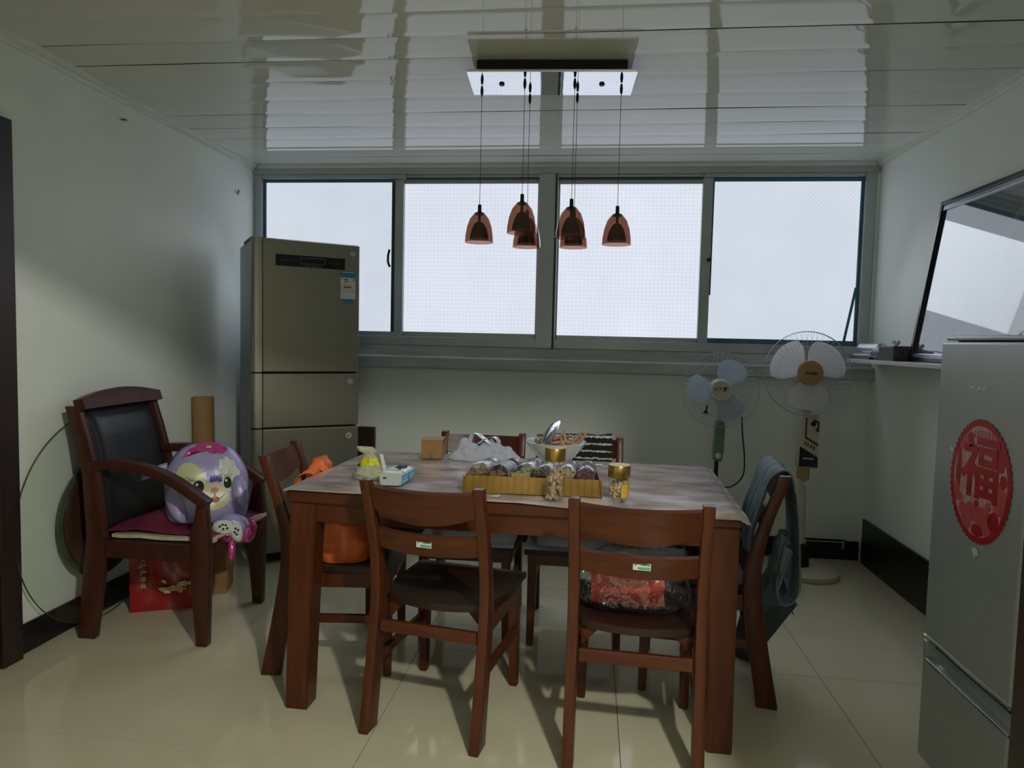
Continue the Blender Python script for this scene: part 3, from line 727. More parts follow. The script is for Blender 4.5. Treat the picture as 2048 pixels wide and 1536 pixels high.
# ------------------------------------------------------------------ dining chairs
CW = 0.210
ZS = [0.0, 0.15, 0.30, 0.42, 0.50, 0.60, 0.72, 0.852]
YR = [-0.045, -0.015, 0.012, 0.030, 0.034, 0.022, -0.010, -0.058]
YFr = [0.030, 0.055, 0.078, 0.095, 0.092, 0.068, 0.030, -0.018]
def interp(zs, ys, z):
    for i in range(len(zs) - 1):
        if z <= zs[i + 1]:
            t = (z - zs[i]) / (zs[i + 1] - zs[i]); return ys[i] + (ys[i + 1] - ys[i]) * t
    return ys[-1]
def make_chair(label, sticker, far=False):
    t = thing('dining_chair', label, 'chair')
    wv = M['wood'] if not far else M['wood_dark']; wh = M['wood_h'] if not far else M['wood_dark']
    zz = [0.852 * k / 22 for k in range(23)]
    def sm(ys, z):
        return (interp(ZS, ys, max(0, z - 0.03)) + 2 * interp(ZS, ys, z) + interp(ZS, ys, min(0.852, z + 0.03))) / 4
    for s in (-1, 1):
        bm = strip(bmesh.new(), [(sm(YFr, z), z) for z in zz], [(sm(YR, z), z) for z in zz], s * CW if s < 0 else CW - 0.034, -CW + 0.034 if s < 0 else CW, 0.005)
        finish(bm, 'back_post', wv, t, smooth=35)
    for s in (-1, 1):
        bm = bmesh.new(); rows = []
        for z, w in ((0, 0.030), (0.2, 0.036), (0.41, 0.040)):
            x0 = s * 0.200; x1 = s * (0.200 - w)
            rows.append([bm.verts.new(p) for p in ((x0, 0.455 - w, z), (x1, 0.455 - w, z), (x1, 0.455, z), (x0, 0.455, z))])
        for a, b in zip(rows, rows[1:]):
            for k in range(4): bm.faces.new((a[k], a[(k + 1) % 4], b[(k + 1) % 4], b[k]))
        bm.faces.new(rows[0]); bm.faces.new(rows[-1])
        bmesh.ops.recalc_face_normals(bm, faces=bm.faces)
        bmesh.ops.bevel(bm, geom=[e for e in bm.edges if e.calc_face_angle(0) > R(30)], offset=0.004, segments=2, affect='EDGES')
        finish(bm, 'leg', wv, t)
    # scooped seat, its rear edge dipping in the middle
    def seat(u, v):
        hw = 0.168 + (0.214 - 0.168) * min(1, v * 3.0)
        x = (u - 0.5) * 2 * hw
        y = 0.095 + 0.385 * v - 0.022 * (1 - (2 * u - 1) ** 2) * (1 - v)
        e = abs(2 * u - 1)
        z = 0.436 - 0.012 * (1 - e ** 2) * (math.sin(math.pi * min(1, v * 1.1))) - 0.008 * (1 - v) * (1 - e ** 2) - 0.006 * max(0, v - 0.9) * 10
        return Vector((x, y, z))
    bm = grid(seat, 18, 18); thicken(bm, 0.024)
    finish(bm, 'seat', M['seat_wood'], t, smooth=40)
    for s in (-1, 1):
        finish(bx(s * 0.193 - 0.011, s * 0.193 + 0.011, 0.09, 0.425, 0.350, 0.408, 0.003), 'seat_rail', wv, t)
        finish(bx(s * 0.190 - 0.010, s * 0.190 + 0.010, 0.062, 0.430, 0.208, 0.240, 0.003), 'stretcher', wh, t)
        bm = bmesh.new(); prism(bm, [(s * 0.170, 0.405), (s * 0.170, 0.345), (s * 0.115, 0.405)], 'y', 0.10, 0.118); finish(bm, 'corner_bracket', wv, t)
    finish(bx(-0.165, 0.165, 0.428, 0.450, 0.355, 0.408, 0.003), 'seat_rail', wh, t)
    finish(bx(-0.172, 0.172, 0.030, 0.048, 0.325, 0.366, 0.003), 'stretcher', wh, t)
    def rail(z0c, z0e, z1, bulge):
        def f(u, v):
            x = (u - 0.5) * 2 * (CW - 0.028); e = (2 * u - 1) ** 2
            zb = z0c + (z0e - z0c) * e
            z = zb + (z1 - 0.004 * (1 - e) - zb) * v
            y = (interp(ZS, YR, z) + interp(ZS, YFr, z)) / 2 - bulge * (1 - e) + 0.007
            return Vector((x, y, z))
        b_ = grid(f, 20, 8); thicken(b_, 0.017); return b_
    finish(rail(0.722, 0.762, 0.838, 0.034), 'top_rail', wh, t, smooth=40)
    finish(rail(0.612, 0.622, 0.686, 0.030), 'lower_rail', wh, t, smooth=40)
    if sticker is not None:
        z = 0.652
        y = (interp(ZS, YR, z) + interp(ZS, YFr, z)) / 2 - 0.030 + 0.007 - 0.0105
        # which side of the sheet thickening went to is covered by placing the label just behind the rail
        lb = finish(cbox((sticker, y - 0.0082, z), (0.052, 0.0012, 0.024)), 'label', M['white_label'], t)
        bm = bmesh.new(); box(bm, (sticker + 0.006, y - 0.009, z - 0.006), (0.036, 0.0006, 0.007)); box(bm, (sticker + 0.010, y - 0.009, z + 0.005), (0.028, 0.0006, 0.004))
        stuff(finish(bm, 'label_print', M['green_label'], lb))
        bm = bmesh.new(); box(bm, (sticker - 0.019, y - 0.009, z + 0.005), (0.006, 0.0006, 0.006)); finish(bm, 'label_mark', M['red_ink'], lb)
        bm = bmesh.new()
        for k in range(4): box(bm, (sticker + 0.002 + 0.006 * k, y - 0.0094, z + 0.005), (0.004, 0.0004, 0.003))
        stuff(finish(bm, 'label_lettering', M['black_ink'], lb))
    return t
ch_fl = make_chair('empty dark-seated dining chair with its back to us, near side of table', 0.002)
ch_fl.location = (-0.512, 2.148, 0); ch_fl.rotation_euler = (0, 0, R(-10))
ch_fl['group'] = 'dining chairs around the table'
ch_fr = make_chair('dining chair nearest to us with a bagged red box on its seat', 0.010)
ch_fr.location = (0.160, 2.052, 0); ch_fr.rotation_euler = (0, 0, R(-3.5))
ch_fr['group'] = 'dining chairs around the table'
ch_le = make_chair('dining chair at the left end of the table with an orange bag on its seat', None)
ch_le.location = (-1.208, 2.680, 0); ch_le.rotation_euler = (0, 0, R(-90 + 7))
ch_le['group'] = 'dining chairs around the table'
ch_re = copy_thing(ch_le, (0.690, 2.724, 0), 90 - 7, 'dining chair at the right end of the table draped with blue denim')
ch_bl = copy_thing(ch_le, (-0.515, 3.345, 0), 180, 'window side dining chair behind the milky white plastic bag')
ch_br = copy_thing(ch_le, (-0.040, 3.345, 0), 180, 'window side dining chair with a striped garment over its back')

# ------------------------------------------------------------------ armchair against the left wall
ac = thing('armchair', 'brown wooden armchair with black leather back against the left wall', 'armchair', (0, 0, 0))
AY0, AY1 = 2.652, 3.185
for y0, y1 in ((AY0, AY0 + 0.046), (AY1 - 0.046, AY1)):
    zs = [0, 0.25, 0.45, 0.70, 0.86, 1.015]
    rear = [-2.136, -2.112, -2.090, -2.105, -2.138, -2.186]
    front = [-2.060, -2.022, -2.008, -2.035, -2.078, -2.128]
    zz = [0.992 * k / 20 for k in range(21)]
    yi0, yi1 = (y0, y0 + 0.036) if y0 < 2.9 else (y1 - 0.036, y1)
    bm = strip(bmesh.new(), [(interp(zs, front, z), z) for z in zz], [(interp(zs, rear, z), z) for z in zz], yi0, yi1, 0.005)
    # strip builds (x, y, z) from (y, z) outlines: swap the axes
    for v in bm.verts: v.co = Vector((v.co.y, v.co.x, v.co.z))
    finish(bm, 'back_post', M['arm_wood'], ac, smooth=35)
    zs2 = [0, 0.2, 0.38, 0.46, 0.56, 0.60]
    r2 = [-1.604, -1.622, -1.632, -1.628, -1.606, -1.600]
    f2 = [-1.556, -1.550, -1.544, -1.546, -1.556, -1.558]
    zz = [0.60 * k / 14 for k in range(15)]
    bm = strip(bmesh.new(), [(interp(zs2, f2, z), z) for z in zz], [(interp(zs2, r2, z), z) for z in zz], y0 + 0.003, y1 - 0.003, 0.005)
    for v in bm.verts: v.co = Vector((v.co.y, v.co.x, v.co.z))
    finish(bm, 'leg', M['arm_wood'], ac, smooth=35)
    # curved arm
    ap_ = smooth_path([(-2.075, 0, 0.745), (-1.95, 0, 0.752), (-1.83, 0, 0.738), (-1.70, 0, 0.690), (-1.60, 0, 0.628), (-1.556, 0, 0.600)], 5)
    top, bot = [], []
    for i, p in enumerate(ap_):
        t_ = (ap_[min(i + 1, len(ap_) - 1)] - ap_[max(i - 1, 0)]).normalized(); nn = Vector((-t_.z, 0, t_.x))
        top.append((p + nn * 0.020)); bot.append((p - nn * 0.020))
    bm = strip(bmesh.new(), [(p.x, p.z) for p in top], [(p.x, p.z) for p in bot], y0 - 0.004, y1 + 0.004, 0.006)
    for v in bm.verts: v.co = Vector((v.co.y, v.co.x, v.co.z))
    finish(bm, 'arm', M['arm_wood'], ac, smooth=35)
    finish(bx(-2.04, -1.60, y0 + 0.008, y1 - 0.008, 0.355, 0.428, 0.003), 'seat_rail', M['arm_wood'], ac)
finish(bx(-1.612, -1.572, AY0 + 0.04, AY1 - 0.04, 0.355, 0.425, 0.003), 'seat_rail', M['arm_wood'], ac)
finish(bx(-2.075, -2.045, AY0 + 0.04, AY1 - 0.04, 0.355, 0.425, 0.003), 'seat_rail', M['arm_wood'], ac)
finish(bx(-2.05, -1.58, AY0 + 0.048, AY1 - 0.048, 0.395, 0.432, 0.008), 'seat', M['leather'], ac)
# arched top rail
def arch(u, v):
    y = AY0 + (AY1 - AY0) * u; e = (2 * u - 1) ** 2
    zt = 1.050 - 0.034 * e; zb = 0.970
    z = zb + (zt - zb) * v
    x = (interp(zs, rear, min(z, 1.015)) + interp(zs, front, min(z, 1.015))) / 2 - 0.012 * (1 - e) - 0.2 * max(0, z - 1.015) + 0.018
    return Vector((x, y, z))
bm = grid(arch, 20, 6); thicken(bm, 0.042); finish(bm, 'top_rail', M['arm_wood'], ac, smooth=40)
# padded leather back
def pad(u, v):
    y = AY0 + 0.036 + (AY1 - AY0 - 0.072) * u; z = 0.44 + 0.540 * v
    eu, ev = 1 - abs(2 * u - 1) ** 7, 1 - abs(2 * v - 1) ** 9
    piping = 0.010 * math.exp(-((min(u, 1 - u) - 0.055) / 0.018) ** 2) + 0.008 * math.exp(-((min(v, 1 - v) - 0.045) / 0.016) ** 2)
    x = (interp(zs, rear, z) + interp(zs, front, z)) / 2 + 0.006 + 0.032 * eu * ev - piping * 0.9
    return Vector((x, y, z))
bm = grid(pad, 44, 44); finish(bm, 'back_cushion', M['leather'], ac, smooth=180)
bm = bmesh.new(); box(bm, (-2.105, (AY0 + AY1) / 2, 0.69), (0.018, AY1 - AY0 - 0.1, 0.50), 0.004, Matrix.Rotation(R(-6), 4, 'Y')); finish(bm, 'back_panel', M['leather'], ac)

# things on and under the armchair
bm = bmesh.new()
def foam(u, v):
    x = -2.0 + 0.46 * u; y = 2.69 + 0.47 * v
    return Vector((x, y, 0.434 + 0.010 * abs(nz((x, y, 0), 8, 3))))
bm = grid(foam, 16, 16); thicken(bm, -0.014)
tag(finish(bm, 'foam_pad', M['foam'], smooth=60), 'cream foam pad lying on the armchair seat beneath the maroon cloth', 'cushion')
def cloth(u, v):
    x = -2.03 + 0.492 * u; y = 2.705 + 0.455 * v + 0.02 * (u - 0.5)
    h = 0.457 + 0.045 * math.exp(-((u - 0.28) / 0.20) ** 2 - ((v - 0.4) / 0.35) ** 2) + 0.008 * nz((x, y, 0), 12, 5)
    if u > 0.90: h -= 0.30 * (u - 0.90) * (1 if v > 0.15 else 0.6)
    return Vector((x, y, h))
bm = grid(cloth, 40, 30); thicken(bm, -0.006)
tag(finish(bm, 'cloth', M['maroon_cloth'], smooth=60), 'crumpled maroon cloth on the armchair seat under the balloon', 'cloth')
def rag(u, v):
    x = -1.90 + 0.16 * u; y = 2.93 + 0.10 * v
    return Vector((x, y, 0.520 + 0.012 * math.sin(3.1 * u) * math.sin(3.1 * v) + 0.004 * nz((x, y, 0), 30, 2) - 0.02 * u))
bm = grid(rag, 12, 10); thicken(bm, -0.012)
tag(finish(bm, 'red_cloth', M['red_cloth'], smooth=60), 'small bright red folded cloth behind the balloon on the armchair', 'cloth')

# lavender puppy foil balloon
BC = Vector((-1.705, 2.92, 0.618)); BN = Vector((0.50, -0.80, 0.30)).normalized()
BR_ = Vector((0.845, 0.52, 0)).normalized(); BU = BN.cross(BR_).normalized()
BR_ = BU.cross(BN).normalized()
bl = thing('foil_balloon', 'half-deflated lavender puppy foil balloon with magenta flower sitting on the armchair', 'balloon', (0, 0, 0))
def outline(a):
    """head-and-body outline radius in direction a (0 = right, 90 = up)"""
    ca, sa = math.cos(a), math.sin(a)
    rx, ry = 0.176, 0.203
    r = 1 / ((abs(ca) / rx) ** 2.35 + (abs(sa) / ry) ** 2.35) ** (1 / 2.35)
    r *= 1 + 0.08 * math.exp(-((a - R(318)) / 0.25) ** 2) + 0.05 * math.exp(-((a - R(222)) / 0.25) ** 2) + 0.015 * math.sin(7 * a) 
    return r
def surf(px, py, off=0.0, back=False):
    rr_ = math.hypot(px, py); a = math.atan2(py, px) % (2 * math.pi)
    q = min(1.0, rr_ / outline(a))
    d = 0.064 * (1 - q ** 2.8) ** 0.70
    d += 0.010 * nz((px, py, 0), 9, 4) * (1 - q ** 4) + 0.008 * math.sin(a * 21) * max(0, q - 0.62) * (1 - q) * 6
    if back: d = -0.7 * d
    w_ = BC + BR_ * px + BU * py + BN * (d + off)
    if w_.x < -1.58: w_.z = max(w_.z, 0.472)
    return w_
bm = bmesh.new(); NR, NA = 16, 72
for back in (False, True):
    prev = None; cv_ = bm.verts.new(surf(0, 0, 0, back))
    for j in range(1, NR + 1):
        ring = []
        for i in range(NA):
            a = 2 * math.pi * i / NA; r = outline(a) * j / NR
            ring.append(bm.verts.new(surf(r * math.cos(a), r * math.sin(a), 0, back)))
        for i in range(NA):
            if prev is None: bm.faces.new((cv_, ring[i], ring[(i + 1) % NA]))
            else: bm.faces.new((prev[i], ring[i], ring[(i + 1) % NA], prev[(i + 1) % NA]))
        prev = ring
bmesh.ops.remove_doubles(bm, verts=bm.verts, dist=0.0006)
finish(bm, 'balloon_body', M['purple'], bl, smooth=180)
def patch(name, m, pts, off, par=bl, rings=5):
    cx = sum(p[0] for p in pts) / len(pts); cy = sum(p[1] for p in pts) / len(pts)
    bm = bmesh.new(); c = bm.verts.new(surf(cx, cy, off)); prev = None; n = len(pts)
    for j in range(1, rings + 1):
        t = j / rings
        ring = [bm.verts.new(surf(cx + (p[0] - cx) * t, cy + (p[1] - cy) * t, off)) for p in pts]
        for i in range(n):
            if prev is None: bm.faces.new((c, ring[i], ring[(i + 1) % n]))
            else: bm.faces.new((prev[i], ring[i], ring[(i + 1) % n], prev[(i + 1) % n]))
        prev = ring
    return finish(bm, name, m, par, smooth=180)
def ell(cx, cy, a, b, rot=0.0, n=28, wob=0.0, k=0):
    o_ = []
    for i in range(n):
        t = 2 * math.pi * i / n; w = 1 + wob * math.cos(k * t)
        x, y = a * w * math.cos(t), b * w * math.sin(t)
        o_.append((cx + x * math.cos(rot) - y * math.sin(rot), cy + x * math.sin(rot) + y * math.cos(rot)))
    return o_
patch('face_patch', M['cream_foil'], ell(-0.066, 0.030, 0.056, 0.078, R(22)), 0.002)
patch('face_patch', M['cream_foil'], ell(0.020, -0.052, 0.072, 0.060, R(-8)), 0.0024)
patch('fluffy_patch', M['white_foil'], ell(0.092, 0.044, 0.044, 0.080, R(14), 40, 0.08, 9), 0.003)
for nm, x, y, a, b, m in (('eye', -0.036, -0.006, 0.023, 0.028, 'eye_black'), ('eye', 0.084, 0.006, 0.017, 0.025, 'green_eye')):
    e = patch(nm, M[m], ell(x, y, a, b), 0.0042, rings=3)
    patch('eye_glint', M['white_plastic'], ell(x - 0.006, y + 0.010, 0.0055, 0.006), 0.0050, e, 2)
    bm = bmesh.new()
    for k in range(4):
        p, q = surf(x - a * 0.6 + 0.010 * k * (1 if x > 0 else -1) * 0.6, y + b * 0.9, 0.004), surf(x - a * 0.8 + 0.016 * k * (1 if x > 0 else -1) * 0.7, y + b * 1.5 + 0.002 * k, 0.004)
        tube(bm, [p, q], [0.0014, 0.0005], 5)
    stuff(finish(bm, 'eyelash', M['black_ink'], e))
bm = bmesh.new()
for k in range(9):
    x = 0.012 + 0.0058 * k; tube(bm, [surf(x, 0.014 - 0.003 * math.sin(k), 0.004), surf(x + 0.002, 0.042 + 0.006 * (k % 2), 0.004)], [0.0036, 0.0008], 5)
stuff(finish(bm, 'brow_tuft', M['violet'], bl))
patch('nose', M['pink'], ell(0.030, -0.024, 0.016, 0.012), 0.0046, rings=3)
bm = bmesh.new()
tube(bm, [surf(0.030, -0.036, 0.005), surf(0.031, -0.050, 0.005)], 0.0014, 5)
tube(bm, [surf(0.031 + 0.040 * t, -0.050 - 0.010 * math.sin(math.pi * abs(t)) + 0.014 * max(0, abs(t) - 0.6), 0.005) for t in [k / 6 - 1 for k in range(13)]], 0.0015, 5)
finish(bm, 'mouth_line', M['black_ink'], bl)
patch('tongue', M['red_ink'], ell(0.032, -0.068, 0.018, 0.011), 0.0046, rings=3)
fl_ = [( -0.105, 0.128), (-0.075, 0.168), (-0.035, 0.197), (0.01, 0.203), (0.05, 0.195), (0.085, 0.175), (0.088, 0.158), (0.07, 0.142), (0.055, 0.140), (0.043, 0.148), (0.03, 0.140), (0.012, 0.146), (-0.005, 0.160), (-0.03, 0.158), (-0.05, 0.150), (-0.075, 0.148)]
patch('flower_print', M['magenta_foil'], fl_, 0.003)
patch('flower_centre', M['cream_foil'], ell(0.010, 0.176, 0.012, 0.006), 0.0045, rings=2)
# drooping ear, paws and tail, puffed lobes of foil
def lobe(name, m, c, ru, rv, rd, rot=0.0, par=bl):
    bm = bmesh.new()
    bmesh.ops.create_uvsphere(bm, u_segments=24, v_segments=14, radius=1.0)
    Ru = BR_ * math.cos(rot) + BU * math.sin(rot); Rv = -BR_ * math.sin(rot) + BU * math.cos(rot)
    for v in bm.verts:
        p = v.co * (1 + 0.10 * nz(v.co, 2.5, 6) + 0.05 * nz(v.co, 6, 1))
        v.co = c + Ru * (p.x * ru) + Rv * (p.y * rv) + BN * (p.z * rd)
    return finish(bm, name, m, par, smooth=180)
lobe('ear', M['purple'], surf(0.135, -0.035, 0.012), 0.036, 0.072, 0.026, R(8))
lobe('ear', M['purple'], surf(-0.125, -0.080, 0.004), 0.034, 0.082, 0.022, R(20))
pw = lobe('paw', M['purple'], BC + BR_ * 0.110 - BU * 0.180 + BN * 0.085, 0.070, 0.042, 0.040, R(-20))
lobe('paw_pad', M['white_foil'], BC + BR_ * 0.060 - BU * 0.195 + BN * 0.120, 0.046, 0.034, 0.024, R(-10), pw)
lobe('paw_pad', M['white_foil'], BC + BR_ * 0.112 - BU * 0.218 + BN * 0.122, 0.026, 0.044, 0.022, R(12), pw)
bm = bmesh.new()
for (u, v) in ((0.045, -0.200), (0.056, -0.194), (0.068, -0.197), (0.058, -0.212), (0.074, -0.210), (0.108, -0.215), (0.118, -0.222), (0.112, -0.240), (0.104, -0.230)):
    bmesh.ops.create_uvsphere(bm, u_segments=8, v_segments=6, radius=0.0055, matrix=Matrix.Translation(BC + BR_ * u + BU * (v + 0.010) + BN * 0.143) )
stuff(finish(bm, 'paw_spots', M['black_ink'], pw))
sk = lobe('skirt', M['magenta_foil'], BC + BR_ * 0.075 - BU * 0.226 + BN * 0.085, 0.105, 0.030, 0.034, R(-14))
lobe('skirt_lobe', M['magenta_foil'], BC + BR_ * 0.165 - BU * 0.215 + BN * 0.085, 0.034, 0.052, 0.026, R(-12), sk)
lobe('tail', M['magenta_foil'], BC + BR_ * 0.092 - BU * 0.292 + BN * 0.115, 0.016, 0.048, 0.014, R(-3))
bm = bmesh.new()
def neck(u, v):
    p0 = surf(-0.16, 0.085); w = 0.012 + 0.020 * (1 - v)
    return p0 + BR_ * (-0.10 * v) + BU * (-0.03 * v * v + w * (u - 0.5) * 2) + BN * (0.012 * math.sin(6 * u))
bm = grid(neck, 8, 8); thicken(bm, 0.002); finish(bm, 'filling_neck', M['purple'], bl, smooth=60)

# round glass turntable top leaning on the wall, its wooden base facing us
gt = thing('turntable', 'round glass lazy-susan top with dark wooden base leaning on the left wall', 'turntable', (-2.192, 2.893, 0.0))
gt.rotation_euler = (0, R(-1.9), 0)
GR = 0.468
rot90 = Matrix.Rotation(R(90), 4, 'Y')
finish(lathed([(GR, 0), (GR, 0.006)], (-0.006, 0, GR), 96, rot=rot90), 'glass_disc', M['pane_glass'], gt, smooth=40)
bm = lathed([(GR - 0.0004, -0.0005), (GR + 0.0012, 0.001), (GR + 0.0012, 0.006), (GR - 0.0004, 0.0075)], (-0.0065, 0, GR + 0.0012), 96, rot=rot90, cap0=False, cap1=False)
finish(bm, 'glass_rim', M['green_edge'], gt, smooth=40)
finish(lathed([(0.262, 0), (0.270, 0.004), (0.270, 0.012), (0.250, 0.016)], (0.0015, 0.005, GR), 64, rot=rot90), 'rim_ring', M['green_edge'], gt, smooth=40)
finish(lathed([(0.250, 0), (0.252, 0.010), (0.240, 0.018), (0.10, 0.020)], (0.017, 0.005, GR), 64, rot=rot90), 'wooden_base', M['wood_dark'], gt, smooth=40)
finish(lathed([(0.030, 0), (0.030, 0.006), (0.012, 0.010)], (0.036, -0.06, GR + 0.02), 24, rot=rot90), 'bearing', M['steel'], gt, smooth=40)

# cardboard tube in the corner
bm = bmesh.new()
lathe(bm, [(0.058, 0), (0.058, 0.948), (0.052, 0.948), (0.052, 0.90)], (0, 0, 0), 28, cap1=True)
o = finish(bm, 'cardboard_tube', M['cardboard'], smooth=40, loc=(-2.168, 3.70, 0)); o.rotation_euler = (0, R(-0.8), 0)
tag(o, 'brown cardboard tube standing upright at the left wall beside the olive refrigerator', 'tube')

# red gift bag under the armchair
gb = thing('gift_bag', 'glossy red paper gift bag with gold print under the armchair', 'bag', (-2.055, 2.955, 0), 24)
def bag(u, v):
    # four-sided bag, crumpled
    w, d, h = 0.335, 0.10, 0.335
    a = u * 4; k = int(a) % 4; t = a - int(a)
    cs = [(0, 0), (w, 0), (w, d), (0, d), (0, 0)]
    x = cs[k][0] + (cs[k + 1][0] - cs[k][0]) * t; y = cs[k][1] + (cs[k + 1][1] - cs[k][1]) * t
    z = h * v
    x -= w / 2 - 0.12; 
    s = 0.012 * math.sin(math.pi * v)
    return Vector((x + s * nz((x, y, z), 9, 1), y + (0.010 + s) * nz((x, z, 0), 10, 4) * (v > 0), z))
bm = grid(bag, 64, 20, closed_u=True); bmesh.ops.contextual_create(bm, geom=[v for v in bm.verts if v.co.z < 0.0005])
finish(bm, 'bag_body', M['red_bag'], gb, smooth=30)
mwg = Matrix(((1, 0, 0, 0), (0, 0, -1, 0), (0, 1, 0, 0), (0, 0, 0, 1)))
for k, chx in enumerate('送人健康富貴'):
    text_mesh(chx, 0.028, 'lettering', M['pale_gold'], gb, Matrix.Translation((0.015, -0.016, 0.278 - 0.030 * k)) @ mwg, 0.001, 0.0008)
rr = random.Random(11)
bm = bmesh.new()
for k in range(17):
    x = 0.10 + 0.165 * rr.random(); z = 0.105 + 0.045 * (rr.random() - 0.2) - 0.10 * (x - 0.10) * 0.4
    pts = smooth_path([(x + 0.05 * (rr.random() - 0.5), -0.016, z + 0.02 * (rr.random() - 0.5)) for _ in range(4)], 4)
    tube(bm, pts, [0.002 + 0.005 * math.sin(math.pi * i / (len(pts) - 1)) for i in range(len(pts))], 6, flat=0.3)
stuff(finish(bm, 'gold_flourish', M['gold_ink'], gb, smooth=60))
# cardboard carton behind the bag
cb = thing('cardboard_box', 'tall brown cardboard box on the floor behind the red gift bag', 'box', (-1.862, 3.255, 0), 18)
finish(bx(-0.09, 0.065, -0.03, 0.14, 0, 0.31, 0.004), 'carton', M['cardboard'], cb)
finish(cbox((0.070, 0.055, 0.27), (0.006, 0.165, 0.09), rot=Matrix.Rotation(R(-14), 4, 'Y')), 'flap', M['cardboard'], cb)
finish(cbox((-0.012, -0.034, 0.26), (0.15, 0.005, 0.11), rot=Matrix.Rotation(R(6), 4, 'X')), 'flap', M['cardboard'], cb)
#PART3

# ------------------------------------------------------------------ pendant lamp over the table
pl = thing('pendant_lamp', 'six-shade pendant lamp with mirror plate hanging over the dining table', 'lamp', (0, 0, 0))
PCX, PCY, PLZ = -0.192, 2.912, 2.362
prot = Matrix.Rotation(R(3), 4, 'Z')
def at_plate(m): return Matrix.Translation((PCX, PCY, 0)) @ prot @ m
bm = bmesh.new(); box(bm, (0, 0, PLZ + 0.006), (0.672, 0.262, 0.010), 0.002); bm.transform(at_plate(Matrix.Identity(4)))
finish(bm, 'ceiling_plate', M['chrome'], pl)
bm = bmesh.new(); box(bm, (0, 0, PLZ + 0.038), (0.60, 0.17, 0.052)); bm.transform(at_plate(Matrix.Identity(4)))
finish(bm, 'mounting_box', M['dark_metal'], pl)
for x in (-0.205, 0.205):
    bm = lathed([(0.0095, PLZ - 0.006), (0.0115, PLZ - 0.001), (0.0115, PLZ + 0.002)], (x, 0, 0), 16); bm.transform(at_plate(Matrix.Identity(4)))
    finish(bm, 'cap_nut', M['dark_metal'], pl, smooth=40)
for (x, y, zb) in ((-0.481, 2.912, 1.717), (-0.295, 2.839, 1.745), (-0.290, 3.014, 1.712), (-0.095, 2.849, 1.728), (-0.088, 3.012, 1.712), (0.092, 2.918, 1.713)):
    cd = finish(tube(bmesh.new(), [(x, y, zb + 0.150), (x, y, PLZ - 0.03)], 0.0011, 6), 'cord', M['dark_metal'], pl)
    finish(lathed([(0.0015, zb + 0.158), (0.0075, zb + 0.157), (0.0080, zb + 0.128), (0.021, zb + 0.122), (0.021, zb + 0.116), (0.006, zb + 0.112), (0.006, zb + 0.084)], (x, y, 0), 16), 'socket', M['dark_metal'], cd, smooth=40)
    finish(lathed([(0.0610, zb), (0.0600, zb + 0.025), (0.0535, zb + 0.062), (0.0405, zb + 0.098), (0.0215, zb + 0.121), (0.0195, zb + 0.121), (0.0390, zb + 0.096), (0.0520, zb + 0.061), (0.0585, zb + 0.025), (0.0595, zb)], (x, y, 0), 36, cap0=False, cap1=False), 'shade', M['amber'], cd, smooth=60)
    finish(lathed([(0.0400, zb + 0.014), (0.0385, zb + 0.030), (0.0300, zb + 0.060), (0.0180, zb + 0.080), (0.008, zb + 0.086)], (x, y, 0), 28), 'inner_shade', M['dark_metal'], cd, smooth=40)
    finish(lathed([(0.0015, PLZ - 0.046), (0.0058, PLZ - 0.034), (0.0066, PLZ - 0.020), (0.0040, PLZ - 0.002)], (x, y, 0), 12), 'cord_grip', M['dark_metal'], cd, smooth=40)

# ------------------------------------------------------------------ standing fans
def look(nrm):
    z = Vector(nrm).normalized(); x = Vector((0, 0, 1)).cross(z).normalized(); y = z.cross(x)
    return Matrix(((x.x, y.x, z.x, 0), (x.y, y.y, z.y, 0), (x.z, y.z, z.z, 0), (0, 0, 0, 1)))
def fan_head(t, c, nrm, rad, nw, bang, bladef, bm_mat, wire_r):
    mt = Matrix.Translation(c) @ look(nrm)
    def wires(front):
        bm = bmesh.new(); s = 1 if front else -1
        ring = lambda r, z: [mt @ Vector((r * math.cos(2 * math.pi * k / 64), r * math.sin(2 * math.pi * k / 64), z)) for k in range(65)]
        tube(bm, ring(rad, 0.004 * s), wire_r * 2.6, 6); tube(bm, ring(rad * 0.72, 0.040 * s), wire_r, 4)
        for k in range(nw):
            a = 2 * math.pi * (k + (0.5 if front else 0)) / nw; a2 = a + (0.25 if front else -0.35)
            pts = []
            for q in range(7):
                f = q / 6; r = rad * (0.30 + 0.70 * f); aa = a + (a2 - a) * (1 - f)
                pts.append(mt @ Vector((r * math.cos(aa), r * math.sin(aa), s * (0.058 * (1 - f ** 3) + 0.002))))
            tube(bm, pts, wire_r, 4, cap=False)
        return finish(bm, 'front_cage' if front else 'rear_cage', M['wire'], t, smooth=60)
    stuff(wires(True)); stuff(wires(False))
    for b in bang:
        bm = bladef(R(b)); bm.transform(mt); finish(bm, 'blade', bm_mat, t, smooth=40)
    return mt
def blade_fn(r0, r1, ha, wid=1.0, pitch=0.026, tipround=0.16, lead=0.0):
    def g(b):
        def f(u, v):
            s = 2 * v - 1
            r = r0 + (r1 - r0) * u * (1 - tipround * abs(s) ** 3)
            a = b + ha * s * (0.72 + 0.28 * math.sin(math.pi * min(1, 0.15 + 0.75 * u))) * wid + lead * u
            return Vector((r * math.cos(a), r * math.sin(a), -pitch * s * (0.4 + 0.6 * u) + 0.004 * math.cos(3 * s)))
        bm = grid(f, 14, 16); thicken(bm, 0.002); return bm
    return g
